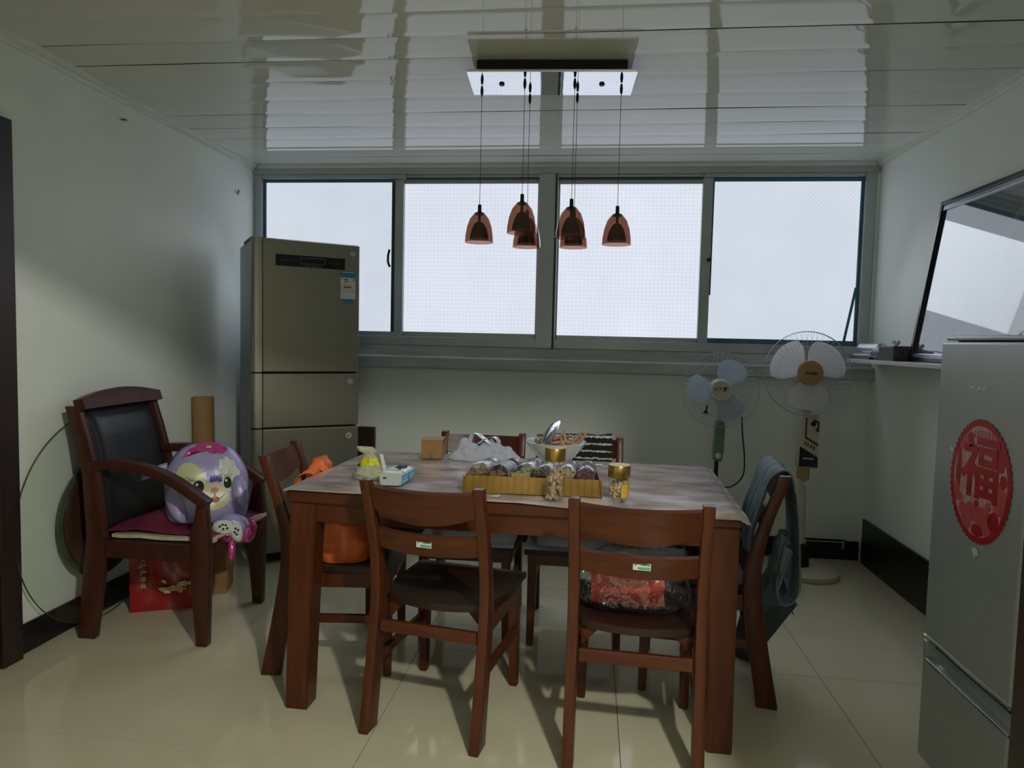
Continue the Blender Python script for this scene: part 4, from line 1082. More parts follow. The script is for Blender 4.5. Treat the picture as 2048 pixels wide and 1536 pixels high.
# left fan: pale blue blades
f1 = thing('standing_fan', 'standing fan with three pale blue blades and grey-green control column', 'fan', (0.75, 4.12, 0))
finish(lathed([(0.19, 0), (0.19, 0.012), (0.165, 0.026), (0.05, 0.040), (0.024, 0.07)], (0, 0, 0), 40), 'base', M['white_plastic'], f1, smooth=40)
finish(tube(bmesh.new(), [(0, 0, 0.05), (-0.002, 0, 0.66)], 0.0125, 12), 'pole', M['dark_metal'], f1, smooth=40)
bm = bmesh.new()
for z, w, d, x in ():
    pass
prism(bm, [(-0.026, 0.640), (0.022, 0.636), (0.030, 0.70), (0.034, 0.845), (0.026, 0.872), (-0.014, 0.874), (-0.020, 0.845), (-0.028, 0.70)], 'y', -0.045, 0.012, 0.008)
cb_ = finish(bm, 'control_box', M['green_plastic'], f1, smooth=40)
finish(lathed([(0.017, 0), (0.017, 0.012), (0.012, 0.016)], (-0.002, -0.044, 0.672), 20, rot=Matrix.Rotation(R(90), 4, 'X')), 'knob', M['white_plastic'], cb_, smooth=40)
for k in range(4):
    finish(cbox((0.006, -0.047, 0.775 + 0.018 * k), (0.030, 0.006, 0.010), 0.002), 'button', M['green_plastic'], cb_)
finish(tube(bmesh.new(), [(0.004, -0.01, 0.865), (0.002, -0.005, 0.93), (0.004, 0.0, 1.02)], [0.016, 0.013, 0.02], 12), 'neck', M['white_plastic'], f1, smooth=40)
C1 = Vector((-0.006, -0.055, 1.053)); N1 = (-0.10, -1.0, 0.06)
mt1 = fan_head(f1, C1, N1, 0.214, 48, (66, 186, -54), blade_fn(0.045, 0.186, R(38), 1.0, 0.024, 0.20, -0.12), M['blade_blue'], 0.0006)
bm = lathed([(0.030, -0.14), (0.060, -0.12), (0.066, -0.07), (0.045, -0.03), (0.012, -0.02), (0.012, 0.0)], (0, 0, 0), 28); bm.transform(mt1); finish(bm, 'motor', M['white_plastic'], f1, smooth=40)
bm = lathed([(0.050, -0.03), (0.052, 0.010), (0.040, 0.016)], (0, 0, 0), 28); bm.transform(mt1); finish(bm, 'hub', M['wire'], f1, smooth=40)
bm = lathed([(0.058, 0.054), (0.060, 0.060), (0.056, 0.066)], (0, 0, 0), 36); bm.transform(mt1); hc = finish(bm, 'hub_cap', M['white_plastic'], f1, smooth=40)
bm = lathed([(0.050, 0.066), (0.048, 0.070)], (0, 0, 0), 36); bm.transform(mt1); finish(bm, 'hub_disc', M['cream_plastic'], hc, smooth=40)
fl2 = mt1 @ Matrix.Translation((0, 0, 0.0705))
text_mesh('富野', 0.026, 'hub_lettering', M['black_ink'], hc, fl2 @ Matrix.Translation((0.012, 0.002, 0)), 0.0004, 0.0012)
bm = bmesh.new()
for a, b in ((0, 0.006), (0, -0.006), (0.006, 0), (-0.006, 0)):
    box(bm, (-0.030 + a, 0.004 + b, 0.0002), (0.0055, 0.0055, 0.0008), rot=Matrix.Rotation(R(45), 4, 'Z'))
bm.transform(fl2); finish(bm, 'hub_emblem', M['black_ink'], hc)
bm = bmesh.new()
tube(bm, [mt1 @ Vector(p) for p in ((-0.070, -0.085, 0.060), (-0.076, -0.105, 0.058), (-0.080, -0.125, 0.055))], [0.002, 0.006, 0.004], 6)
for a, b in ((-0.014, -0.012), (0.0, -0.016), (0.014, -0.012), (-0.008, 0.004), (0.009, 0.002)):
    tube(bm, [mt1 @ Vector((-0.080, -0.120, 0.055)), mt1 @ Vector((-0.080 + a, -0.128 + b, 0.054))], [0.005, 0.0025], 6)
finish(bm, 'tassel', M['black_ink'], f1, smooth=60)
bm = tube(bmesh.new(), [(0.118 + 0.012 * math.cos(a), -0.10, 1.0 - 0.14 + 0 * a) for a in (0,)] + [(0.130, -0.06, 0.900)], 0.004, 6)
finish(tube(bmesh.new(), smooth_path([(0.128, -0.02, 0.900), (0.136, -0.015, 0.80), (0.156, 0.0, 0.66), (0.150, 0.0, 0.55), (0.085, 0.0, 0.485), (0.02, 0.0, 0.50), (-0.008, -0.01, 0.60), (-0.004, -0.01, 0.65)], 8), 0.0042, 8), 'power_cord', M['black_ink'], f1, smooth=60)
bm.free()
bm = bmesh.new(); box(bm, mt1 @ Vector((0.108, 0.186, 0.004)), (0.022, 0.012, 0.012), 0.003, Matrix.Rotation(R(28), 4, 'Y')); finish(bm, 'cage_clip', M['cream_plastic'], f1)

# right fan: white blades, tan hub, patterned column
f2 = thing('standing_fan', 'standing fan with white blades and tan hub in the right back corner', 'fan', (1.240, 4.10, 0))
finish(lathed([(0.175, 0), (0.180, 0.008), (0.178, 0.030), (0.160, 0.042), (0.04, 0.052)], (0.035, 0.0, 0), 44), 'base', M['cream_plastic'], f2, smooth=40)
finish(lathed([(0.048, 0.045), (0.045, 0.13), (0.034, 0.175), (0.024, 0.180)], (0, 0, 0), 24), 'collar', M['dark_metal'], f2, smooth=40)
finish(tube(bmesh.new(), [(0, 0, 0.17), (-0.008, 0, 0.56)], 0.019, 14), 'pole', M['cream_plastic'], f2, smooth=40)
finish(lathed([(0.014, 0), (0.014, 0.014), (0.010, 0.018)], (0.004, -0.018, 0.535), 16, rot=Matrix.Rotation(R(90), 4, 'X')), 'height_screw', M['white_plastic'], f2, smooth=40)
finish(lathed([(0.036, 0.555), (0.036, 0.625)], (-0.010, 0, 0), 20), 'pole_clamp', M['tan_plastic'], f2, smooth=40)
cx0 = 0.004
bm = bmesh.new(); prism(bm, [(cx0 - 0.052, 0.625), (cx0 + 0.052, 0.622), (cx0 + 0.050, 0.93), (cx0 - 0.044, 0.94)], 'y', -0.045, 0.04, 0.008)
col = finish(bm, 'control_column', M['cream_plastic'], f2, smooth=40)
def face(pts, name, m, y=-0.0458):
    bm = bmesh.new(); prism(bm, [(cx0 + a, b) for a, b in pts], 'y', y, y + 0.003); return finish(bm, name, m, col)
face([(-0.052, 0.632), (0.050, 0.630), (0.050, 0.688), (-0.050, 0.748)], 'dark_panel', M['panel'])
face([(-0.034, 0.676), (0.026, 0.674), (0.026, 0.682), (-0.034, 0.684)], 'pale_bar', M['silver_sticker'], -0.0466)
for k in range(4):
    x = -0.024 + 0.016 * k; z = 0.768 - 0.009 * k
    b_ = face([(x - 0.005, z - 0.010), (x + 0.003, z - 0.012), (x + 0.007, z + 0.007), (x - 0.001, z + 0.009)], 'speed_key', M['spice_red'], -0.0475)
face([(-0.026, 0.795), (-0.016, 0.795), (-0.016, 0.91), (-0.026, 0.912)], 'brown_stripe', M['spice_red'])
face([(-0.026, 0.795), (-0.016, 0.803), (0.050, 0.763), (0.050, 0.748)], 'brown_stripe', M['spice_red'])
face([(0.016, 0.906), (0.050, 0.890), (0.050, 0.840), (0.044, 0.828), (0.028, 0.846), (0.040, 0.858), (0.040, 0.880), (0.016, 0.892)], 'brown_arch', M['wood_dark'])
finish(lathed([(0.014, 0), (0.014, 0.010), (0.006, 0.012)], (cx0 + 0.016, -0.044, 0.878), 18, rot=Matrix.Rotation(R(90), 4, 'X')), 'timer_knob', M['panel'], col, smooth=40)
finish(tube(bmesh.new(), [(-0.01, 0.0, 0.925), (-0.02, 0.0, 1.0), (-0.022, 0.01, 1.10)], [0.030, 0.026, 0.03], 14), 'neck', M['cream_plastic'], f2, smooth=40)
C2 = Vector((-0.028, -0.055, 1.162)); N2 = (-0.02, -1.0, 0.10)
mt2 = fan_head(f2, C2, N2, 0.236, 46, (150, 40, -84), blade_fn(0.040, 0.206, R(50), 0.95, 0.030, 0.10, -0.06), M['blade_white'], 0.0007)
bm = lathed([(0.030, -0.15), (0.065, -0.13), (0.070, -0.07), (0.045, -0.03), (0.012, -0.02), (0.012, 0.0)], (0, 0, 0), 28); bm.transform(mt2); finish(bm, 'motor', M['cream_plastic'], f2, smooth=40)
bm = lathed([(0.050, -0.03), (0.052, 0.010), (0.040, 0.016)], (0, 0, 0), 28); bm.transform(mt2); finish(bm, 'hub', M['white_plastic'], f2, smooth=40)
bm = lathed([(0.068, 0.048), (0.070, 0.056), (0.066, 0.068), (0.052, 0.073)], (0, 0, 0), 40); bm.transform(mt2); hc2 = finish(bm, 'hub_cap', M['tan_plastic'], f2, smooth=40)
text_mesh('Aolian', 0.026, 'hub_lettering', M['wood_dark'], hc2, mt2 @ Matrix.Translation((0, -0.004, 0.0738)), 0.0004, 0.0006, 0.35)

# ------------------------------------------------------------------ wall shelf, picture and what lies on the shelf
SZ = 1.250
pts = [(XR, 2.30), (1.452, 2.30), (1.452, 4.09)] + [(1.452 + 0.238 * (1 - math.cos(R(a))), 4.09 + 0.25 * math.sin(R(a))) for a in range(10, 91, 10)] 
bm = bmesh.new(); prism(bm, pts, 'z', SZ - 0.020, SZ, 0.003)
sh = finish(bm, 'wall_shelf', M['shelf']); tag(sh, 'white wall shelf with rounded far end on the right wall', 'shelf')

pic = thing('framed_picture', 'large black framed painting with pale moon leaning against the right wall on the shelf', 'picture', (1.562, 3.600, SZ), 0)
# local: x along -Y (width), y up along the lean, z out of the face
lean = math.atan2(1.672 - 1.562, 0.765)
upv = Vector((math.sin(lean), 0, math.cos(lean))); wv_ = Vector((0, -1, 0)); nv = wv_.cross(upv)
pm = Matrix(((wv_.x, upv.x, nv.x, 0), (wv_.y, upv.y, nv.y, 0), (wv_.z, upv.z, nv.z, 0), (0, 0, 0, 1)))
PWD, PHT = 1.27, 0.778
def pb(x0, x1, y0, y1, z0, z1, name, m, bev=0.0, par=None):
    bm = bx(x0, x1, y0, y1, z0, z1, bev); bm.transform(pm); return finish(bm, name, m, par or pic)
fz0, fz1 = -0.012, 0.016
pb(0, 0.024, 0, PHT, fz0, fz1, 'frame_bar', M['frame'], 0.003)
pb(PWD - 0.024, PWD, 0, PHT, fz0, fz1, 'frame_bar', M['frame'], 0.003)
pb(0.024, PWD - 0.024, 0, 0.022, fz0, fz1, 'frame_bar', M['frame'], 0.003)
pb(0.024, PWD - 0.024, PHT - 0.022, PHT, fz0, fz1, 'frame_bar', M['frame'], 0.003)
pb(0.024, PWD - 0.024, PHT - 0.046, PHT - 0.022, fz0, fz1 - 0.005, 'liner', M['frame_silver'], 0.003)
pb(0.024, PWD - 0.024, 0.022, 0.040, fz0, fz1 - 0.005, 'liner', M['frame_silver'], 0.003)
pb(0.024, 0.032, 0.040, PHT - 0.046, fz0, fz1 - 0.007, 'liner', M['frame'], 0.001)
teal = mat('teal_painting_ground', (0.10, 0.155, 0.17), 0.5, col2=(0.14, 0.20, 0.21), scale=3)
moonm = mat('pale_painted_moon', (0.40, 0.39, 0.31), 0.5, col2=(0.47, 0.46, 0.38), scale=5)
leafm = mat('grey_painted_foliage', (0.13, 0.14, 0.12), 0.5, col2=(0.22, 0.22, 0.20), scale=20)
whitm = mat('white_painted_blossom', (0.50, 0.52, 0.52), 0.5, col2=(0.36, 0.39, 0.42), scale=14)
art = pb(0.020, PWD - 0.020, 0.02, PHT - 0.03, -0.010, -0.004, 'art_panel', teal)
def artpoly(poly, z, name, m):
    bm = bmesh.new(); prism(bm, poly, 'z', z - 0.0006, z); bm.transform(pm); return finish(bm, name, m, art)
MX, MY, MR = 0.86, 0.36, 0.345
artpoly([(MX + MR * math.cos(2 * math.pi * k / 64), MY + MR * math.sin(2 * math.pi * k / 64)) for k in range(64)], -0.0032, 'moon', moonm)
for i, (x, y, r, e) in enumerate(((0.50, 0.50, 0.060, 0.55), (0.54, 0.43, 0.05, 0.6), (0.64, 0.47, 0.07, 0.5), (0.74, 0.56, 0.07, 0.6), (0.70, 0.30, 0.09, 0.5), (0.60, 0.20, 0.07, 0.8), (0.80, 0.40, 0.08, 0.6), (0.76, 0.22, 0.08, 0.8))):
    artpoly([(x + (a - x), b) for a, b in blob(x, y, r, e, 40 + i * 2.3, 26)], -0.0026 + 0.00005 * i, 'foliage', leafm)
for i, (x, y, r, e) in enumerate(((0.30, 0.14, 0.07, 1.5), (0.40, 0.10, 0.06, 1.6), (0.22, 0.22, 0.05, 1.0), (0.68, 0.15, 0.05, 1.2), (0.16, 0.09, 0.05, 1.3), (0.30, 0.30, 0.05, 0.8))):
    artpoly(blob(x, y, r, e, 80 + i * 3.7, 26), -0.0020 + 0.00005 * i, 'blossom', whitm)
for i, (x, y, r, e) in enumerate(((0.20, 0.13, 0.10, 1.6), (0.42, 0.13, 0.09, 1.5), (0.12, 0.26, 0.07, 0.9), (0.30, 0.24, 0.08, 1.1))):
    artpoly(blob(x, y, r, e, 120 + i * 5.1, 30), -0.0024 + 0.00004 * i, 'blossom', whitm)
for (x, y, a, l) in ((0.74, 0.60, 8, 0.12), (0.71, 0.59, 30, 0.09), (0.77, 0.60, -20, 0.09), (0.80, 0.58, -40, 0.10), (0.69, 0.57, 50, 0.07)):
    dx, dy = -math.sin(R(a)), math.cos(R(a))
    artpoly([(x - dy * 0.004, y + dx * 0.004), (x + dx * l * 0.5 - dy * 0.009, y + dy * l * 0.5 + dx * 0.009), (x + dx * l, y + dy * l), (x + dx * l * 0.5 + dy * 0.009, y + dy * l * 0.5 - dx * 0.009)][::-1], -0.0016, 'leaf', leafm)
pglass = clear_film('picture_glass', (0.65, 0.70, 0.75), 0.04, rough=0.03, glossy=0.27)
pb(0.026, PWD - 0.026, 0.030, PHT - 0.04, 0.0005, 0.0025, 'glass', pglass)

bm = lathed([(0.026, 0), (0.034, 0.004), (0.034, 0.25), (0.030, 0.262), (0.012, 0.266)], (0, 0, 0), 24, rot=Matrix.Rotation(R(-90), 4, 'X'))
o = finish(bm, 'film_roll', M['foil_roll'], smooth=40, loc=(1.565, 3.945, SZ + 0.056)); o.rotation_euler = (0, 0, R(2))
tag(o, 'silver film roll lying at the far end of the white wall shelf', 'roll')
def flatsheet(u, v):
    return Vector((1.50 + 0.13 * u, 3.945 + 0.24 * v, SZ + 0.0195 + 0.001 * nz((u, v, 0), 4, 1)))
bm = grid(flatsheet, 10, 10); thicken(bm, -0.010); o = finish(bm, 'paper_stack', M['white_label'], smooth=40); tag(o, 'small white paper stack under the silver film roll', 'paper')
o = finish(bx(1.49, 1.64, 3.93, 4.21, SZ, SZ + 0.009, 0.003), 'black_folder', M['frame']); tag(o, 'black flat folder at the bottom beneath the white paper stack', 'folder')
def pouchf(u, v):
    a = 2 * math.pi * u
    r = 1 + 0.16 * nz((math.cos(a), math.sin(a), v * 3), 2, 3)
    e = (1 - abs(2 * v - 1) ** 4)
    return Vector((1.520 + 0.040 * r * e * math.cos(a), 3.775 + 0.145 * v, SZ + 0.036 + 0.035 * r * e * math.sin(a)))
bm = grid(pouchf, 24, 14, closed_u=True); bmesh.ops.contextual_create(bm, geom=[e for e in bm.edges if e.is_boundary])
for v in bm.verts: v.co.z = max(v.co.z, SZ + 0.0005)
o = finish(bm, 'patterned_pouch', M['pouch'], smooth=60); tag(o, 'blue and white patterned pouch between film roll and dark box', 'pouch')
db = thing('small_box', 'dark patterned small box with a bow beside the picture on the shelf', 'box', (1.515, 3.592, SZ))
finish(bx(-0.04, 0.05, 0, 0.17, 0, 0.066, 0.004), 'box_body', M['dark_box'], db)
finish(bx(-0.043, 0.053, -0.003, 0.173, 0.056, 0.074, 0.003), 'box_lid', M['dark_box'], db)
bm = bmesh.new()
for s in (-1, 1): tube(bm, smooth_path([(0, 0.07, 0.075), (0.0, 0.07 + s * 0.022, 0.100), (0.0, 0.07 + s * 0.034, 0.090), (0, 0.07, 0.076)], 5), 0.005, 6)
finish(bm, 'bow', M['wire'], db, smooth=60)

# ------------------------------------------------------------------ things on the dining table
TT = 0.7802
b1 = thing('cardboard_box', 'small closed brown cardboard box on the far left of the dining table', 'box', (-0.727, 2.957, TT), 5.5)
finish(bx(0, 0.092, 0, 0.112, 0, 0.082, 0.002), 'carton', M['cardboard'], b1)
finish(bx(-0.002, 0.094, -0.002, 0.114, 0.0815, 0.0855, 0.001), 'lid', M['cardboard'], b1)
finish(bx(0.0925, 0.0935, 0.04, 0.105, 0.070, 0.082), 'lid_tab', M['cardboard_dark'], b1)
bm = bmesh.new(); box(bm, (0.046, -0.0004, 0.006), (0.012, 0.0012, 0.005)); box(bm, (0.044, -0.0004, 0.018), (0.008, 0.0012, 0.004)); finish(bm, 'scuff', M['cardboard_dark'], b1)

tp = thing('tissue_pack', 'opened blue and grey plastic tissue pack near the left front of the table', 'tissue pack', (-0.741, 2.378, TT), -5)
def tpk(u, v):
    # rounded box 0.086 x 0.15 x 0.052, slightly crumpled
    a = 2 * math.pi * u; n_e = 0.32
    ca, sa = math.cos(a), math.sin(a)
    x = 0.043 + 0.043 * math.copysign(abs(ca) ** n_e, ca); z = 0.026 + 0.026 * math.copysign(abs(sa) ** n_e, sa)
    k = 0.85 + 0.15 * min(1, 12 * v, 12 * (1 - v)); 
    w = 0.004 * nz((x * 9, v * 3, z * 9), 2.2, 7)
    return Vector((0.043 + (x - 0.043) * k + w, 0.148 * v, max(0.0005, 0.026 + (z - 0.026) * k + w)))
bm = grid(tpk, 40, 16, closed_u=True); bmesh.ops.contextual_create(bm, geom=[e for e in bm.edges if e.is_boundary])
finish(bm, 'wrapper', M['tissue_pale'], tp, smooth=40)
bm = bmesh.new(); prism(bm, [(0.012, 0.006), (0.138, 0.008), (0.136, 0.044), (0.012, 0.040)], 'x', 0.0835, 0.0885, 0.002)
sd = finish(bm, 'side_print', M['tissue_blue'], tp)
bm = bmesh.new()
for k, (y, z, w, h) in enumerate(((0.045, 0.030, 0.035, 0.004), (0.040, 0.018, 0.045, 0.006), (0.105, 0.028, 0.045, 0.004), (0.108, 0.018, 0.030, 0.003))):
    box(bm, (0.0888, y, z), (0.001, w, h), rot=Matrix.Rotation(R(6), 4, 'X'))
finish(bm, 'side_marks', M['tissue_pale'], sd)
bm = bmesh.new(); rr = random.Random(3)
for k in range(13):
    x, y = 0.040 + 0.028 * rr.random(), 0.05 + 0.07 * rr.random()
    tube(bm, smooth_path([(x + 0.02 * (rr.random() - 0.5), y + 0.03 * (rr.random() - 0.5), 0.0535 + 0.003 * rr.random()) for _ in range(3)], 3), 0.0022, 5)
finish(bm, 'top_print', M['navy'], tp, smooth=60)
finish(cbox((0.026, -0.0002, 0.030), (0.012, 0.003, 0.005)), 'front_mark', M['navy'], tp)

sb = thing('snack_bag', 'crumpled pale snack bag with lime yellow band beside the blue tissue pack', 'bag', (-0.815, 2.500, TT), 0)
def snack(u, v):
    a = 2 * math.pi * u
    pr = [(0.0, 0.055, 0.038), (0.12, 0.060, 0.042), (0.30, 0.050, 0.034), (0.5, 0.036, 0.022), (0.66, 0.026, 0.014), (0.76, 0.014, 0.010), (0.88, 0.034, 0.016), (1.0, 0.030, 0.010)]
    for i in range(len(pr) - 1):
        if v <= pr[i + 1][0] + 1e-6:
            t = (v - pr[i][0]) / (pr[i + 1][0] - pr[i][0]); rx = pr[i][1] + (pr[i + 1][1] - pr[i][1]) * t; ry = pr[i][2] + (pr[i + 1][2] - pr[i][2]) * t; break
    w = 1 + 0.30 * nz((math.cos(a), math.sin(a), v * 4), 1.8, 4) + 0.12 * nz((math.cos(a) * 3, math.sin(a) * 3, v * 9), 1.5, 8)
    return Vector((rx * w * math.cos(a) - 0.022 * max(0, v - 0.8) * 5 + 0.004, ry * w * math.sin(a), 0.0005 + 0.118 * v))
bm = grid(snack, 40, 30, closed_u=True); bmesh.ops.contextual_create(bm, geom=[v for v in bm.verts if v.co.z < 0.001])
finish(bm, 'wrapper', M['snack_bag'], sb, smooth=60)
def band(u, v):
    p = snack(0.55 + 0.42 * u, 0.44 + 0.22 * v); return Vector((p.x * 1.03, p.y * 1.06 - 0.001, p.z))
finish(thicken(grid(band, 16, 6), 0.0008), 'lime_band', M['lime'], sb, smooth=60)
bm = bmesh.new(); box(bm, (-0.034, -0.014, 0.051), (0.007, 0.004, 0.008)); box(bm, (0.030, -0.018, 0.052), (0.007, 0.004, 0.008)); finish(bm, 'dark_print', M['navy'], sb)
finish(thicken(grid(lambda u, v: Vector((0.042 + 0.010 * u + 0.016 * (1 - v), -0.004 + 0.012 * u, 0.030 + 0.062 * v)), 3, 5), 0.001), 'torn_strip', M['white_label'], sb)

# gold tray with jars
tr = thing('jar_tray', 'gold ribbed plastic tray holding lying spice jars on the table', 'tray', (-0.428, 2.338, TT), 3.0)
TWd, TDp, THt = 0.484, 0.27, 0.058
finish(bx(0, TWd, 0, TDp, 0, 0.003), 'tray_floor', M['gold_tray'], tr)
finish(bx(0.012, TWd - 0.012, 0.020, TDp - 0.02, 0.003, 0.024, 0.004), 'cradle', M['gold_tray'], tr)
def ribs(n, L, x0, y0, along, sgn, hh=0.058):
    bm = bmesh.new(); prof = []
    for k in range(n):
        a = L * k / n; w = L / n
        prof += [(a, 0.0), (a + w * 0.44, 0.0), (a + w * 0.48, -0.0022), (a + w * 0.54, -0.0022), (a + w * 0.58, 0.0)]
    prof.append((L, 0.0))
    def P(t, o, z, th): 
        o = o * sgn + th
        return (x0 + t, y0 + o - 0.004 * sgn * 0, z) if along == 'x' else (x0 + o, y0 + t, z)
    rows = [[bm.verts.new(P(t, o + (0.006 * z / THt if True else 0), z, 0)) for t, o in prof] for z in (0.0, hh)]
    for i in range(len(prof) - 1): bm.faces.new((rows[0][i], rows[0][i + 1], rows[1][i + 1], rows[1][i]))
    thicken(bm, 0.0018); return bm
finish(ribs(20, TWd, 0, 0.004, 'x', 1), 'front_wall', M['gold_tray'], tr)
finish(ribs(20, TWd, 0, TDp - 0.004, 'x', -1, 0.036), 'rear_wall', M['gold_tray'], tr)
finish(ribs(10, TDp, 0.004, 0, 'y', 1), 'end_wall', M['gold_tray'], tr)
finish(ribs(10, TDp, TWd - 0.004, 0, 'y', -1), 'end_wall', M['spice_red'], tr)
finish(bx(0.318, 0.345, -0.0035, 0.004, 0.003, 0.056, 0.001), 'brown_panel', M['cardboard_dark'], tr)
finish(bx(0.168, 0.232, 0.012, 0.016, 0.004, 0.072, 0.001), 'divider', M['cardboard'], tr)
finish(bx(0.36, 0.42, 0.215, 0.219, 0.004, 0.066, 0.001), 'divider', M['cardboard'], tr)

def jar_shell(r, L):
    return [(r * 0.9, 0.0), (r, 0.004), (r, L * 0.80), (r * 0.93, L * 0.84), (r * 0.93, L * 0.86)]
def heap(n, place, rad, m, name, label, cat, seg=(6, 5), stretch=1.45):
    bm = bmesh.new(); r_ = random.Random(len(name) + n)
    for _ in range(n):
        p = place(r_)
        if p is None: continue
        mt = Matrix.Translation(p) @ Matrix.Rotation(r_.random() * 6.3, 4, 'Z') @ Matrix.Rotation(r_.random() * 3.1, 4, 'X') @ Matrix.Diagonal((rad * (0.85 + 0.3 * r_.random()), rad * 0.9, rad * stretch, 1))
        bmesh.ops.create_uvsphere(bm, u_segments=seg[0], v_segments=seg[1], radius=1.0, matrix=mt)
    o = finish(bm, name, m, smooth=180); o['kind'] = 'stuff'
    tag(o, label, cat); return o
J = [(-0.398, 2.372, -14, 'spice_brown', 'clear', 'leftmost lying clear jar of brown spice in the gold tray'),
     (-0.318, 2.374, -15, 'spice_brown', 'clear', 'lying jar with dark printed label, second from left in the gold tray'),
     (-0.230, 2.400, -12, 'spice_green', 'clear', 'lying clear jar of green spice, third from left in the gold tray'),
     (-0.156, 2.384, -9, 'spice_red', 'clear', 'lying jar of dark spice behind the tall pistachio jar'),
     (-0.077, 2.388, -5, 'nut_pale', 'clear', 'lying jar of pale seeds, second from right in the gold tray'),
     (-0.004, 2.392, -2, 'spice_red', 'clear', 'rightmost lying jar of dark red dates in the gold tray')]
for i, (x, y, a, fill, shell, lab) in enumerate(J):
    L = 0.178; r = 0.0335
    up_ = 0.0245
    j = thing('spice_jar', lab, 'jar', (x, y, TT + r + up_), a, 'spice jars lying in the gold tray')
    rx = Matrix.Rotation(R(-90), 4, 'X')
    finish(lathed(jar_shell(r, L), (0, 0, 0), 28, rot=rx, cap1=False), 'jar_glass', M[shell], j, smooth=40)
    finish(lathed([(r * 0.98, L * 0.845), (r * 1.03, L * 0.85), (r * 1.03, L * 0.99), (r * 0.97, L)], (0, 0, 0), 28, rot=rx), 'lid', M['clear_label' if i != 1 else 'frame'], j, smooth=40)
    if i == 5:
        finish(lathed([(r * 1.004, L * 0.30), (r * 1.006, L * 0.31), (r * 1.006, L * 0.70), (r * 1.004, L * 0.71)], (0, 0, 0), 28, rot=rx, cap0=False, cap1=False), 'printed_label', M['clear_label'], j, smooth=40)
    if i == 1:
        finish(lathed([(r * 1.006, L * 0.18), (r * 1.008, L * 0.19), (r * 1.008, L * 0.74), (r * 1.006, L * 0.75)], (0, 0, 0), 28, rot=rx, cap0=False, cap1=False), 'printed_label', M['pouch'], j, smooth=40)
    def place(r_, x=x, y=y, a=a):
        lx, ly, lz = (r_.random() * 2 - 1) * r * 0.80, 0.008 + r_.random() * L * 0.72, (r_.random() * 1.25 - 1) * r * 0.8
        if lx * lx + lz * lz > (r * 0.80) ** 2: return None
        c, s = math.cos(R(a)), math.sin(R(a))
        return (x + lx * c - ly * s, y + lx * s + ly * c, TT + r + up_ + lz)
    heap(260, place, 0.0042, M[fill], 'jar_filling', {'spice_brown': 'brown spice', 'spice_green': 'green spice', 'spice_red': 'dark red dates', 'nut_pale': 'pale seeds'}[fill] + ' inside the ' + lab.split(',')[0].replace('leftmost ', 'leftmost ').replace('rightmost ', 'rightmost ') + (', ' + lab.split(', ')[1].split(' in the')[0] if ', ' in lab else ''), 'food', (5, 4), 1.3)

def standing_jar(x, y, r, h, cap, lab, fillm, fill_h, n, nr, flab):
    j = thing('nut_jar', lab, 'jar', (x, y, TT))
    hb = h - cap
    finish(lathed([(r * 0.90, 0.0), (r, 0.006), (r, hb * 0.93), (r * 0.86, hb), (r * 0.86, hb + 0.004)], (0, 0, 0), 36, cap1=False), 'jar_glass', M['clear'], j, smooth=40)
    finish(lathed([(r * 1.06, hb - 0.001), (r * 1.10, hb + 0.001), (r * 1.10, h - 0.002), (r * 1.06, h)], (0, 0, 0), 40), 'cap', M['gold_cap'], j, smooth=40)
    def place(r_):
        a, q, z = r_.random() * 6.2832, math.sqrt(r_.random()) * (r - nr * 1.15), nr + 0.002 + r_.random() * fill_h
        if z > fill_h * (0.86 + 0.28 * math.cos(a - 0.6) * q / r): return None
        return (x + q * math.cos(a), y + q * math.sin(a), TT + z)
    heap(n, place, nr, fillm, 'nut_filling', flab, 'food', (8, 6), 1.5)
    return j
standing_jar(-0.107, 2.292, 0.0315, 0.176, 0.042, 'tall jar of pistachios with gold cap in front of the tray', M['nut'], 0.104, 190, 0.0066, 'pistachios filling the tall gold-capped jar')
j2 = standing_jar(0.107, 2.325, 0.0340, 0.122, 0.040, 'short jar of pale nuts with gold cap and yellow label', M['nut_pale'], 0.072, 170, 0.0068, 'pale nuts filling the short gold-capped jar')
def wrapl(a0, a1, z0, z1, r):
    return thicken(grid(lambda u, v: Vector((r * math.cos(a0 + (a1 - a0) * u), r * math.sin(a0 + (a1 - a0) * u), z0 + (z1 - z0) * v)), 10, 3), 0.0005)
yl = mat('yellow_label', (0.62, 0.40, 0.06), 0.4, var=0.08); ol = mat('orange_label', (0.52, 0.17, 0.03), 0.4, var=0.1)
finish(wrapl(R(-78), R(-28), 0.016, 0.062, 0.0348), 'yellow_label', yl, j2, smooth=40)
finish(wrapl(R(-27), R(5), 0.042, 0.066, 0.0348), 'orange_label', ol, j2, smooth=40)
finish(wrapl(R(-27), R(5), 0.016, 0.041, 0.0348), 'lower_label', yl, j2, smooth=40)

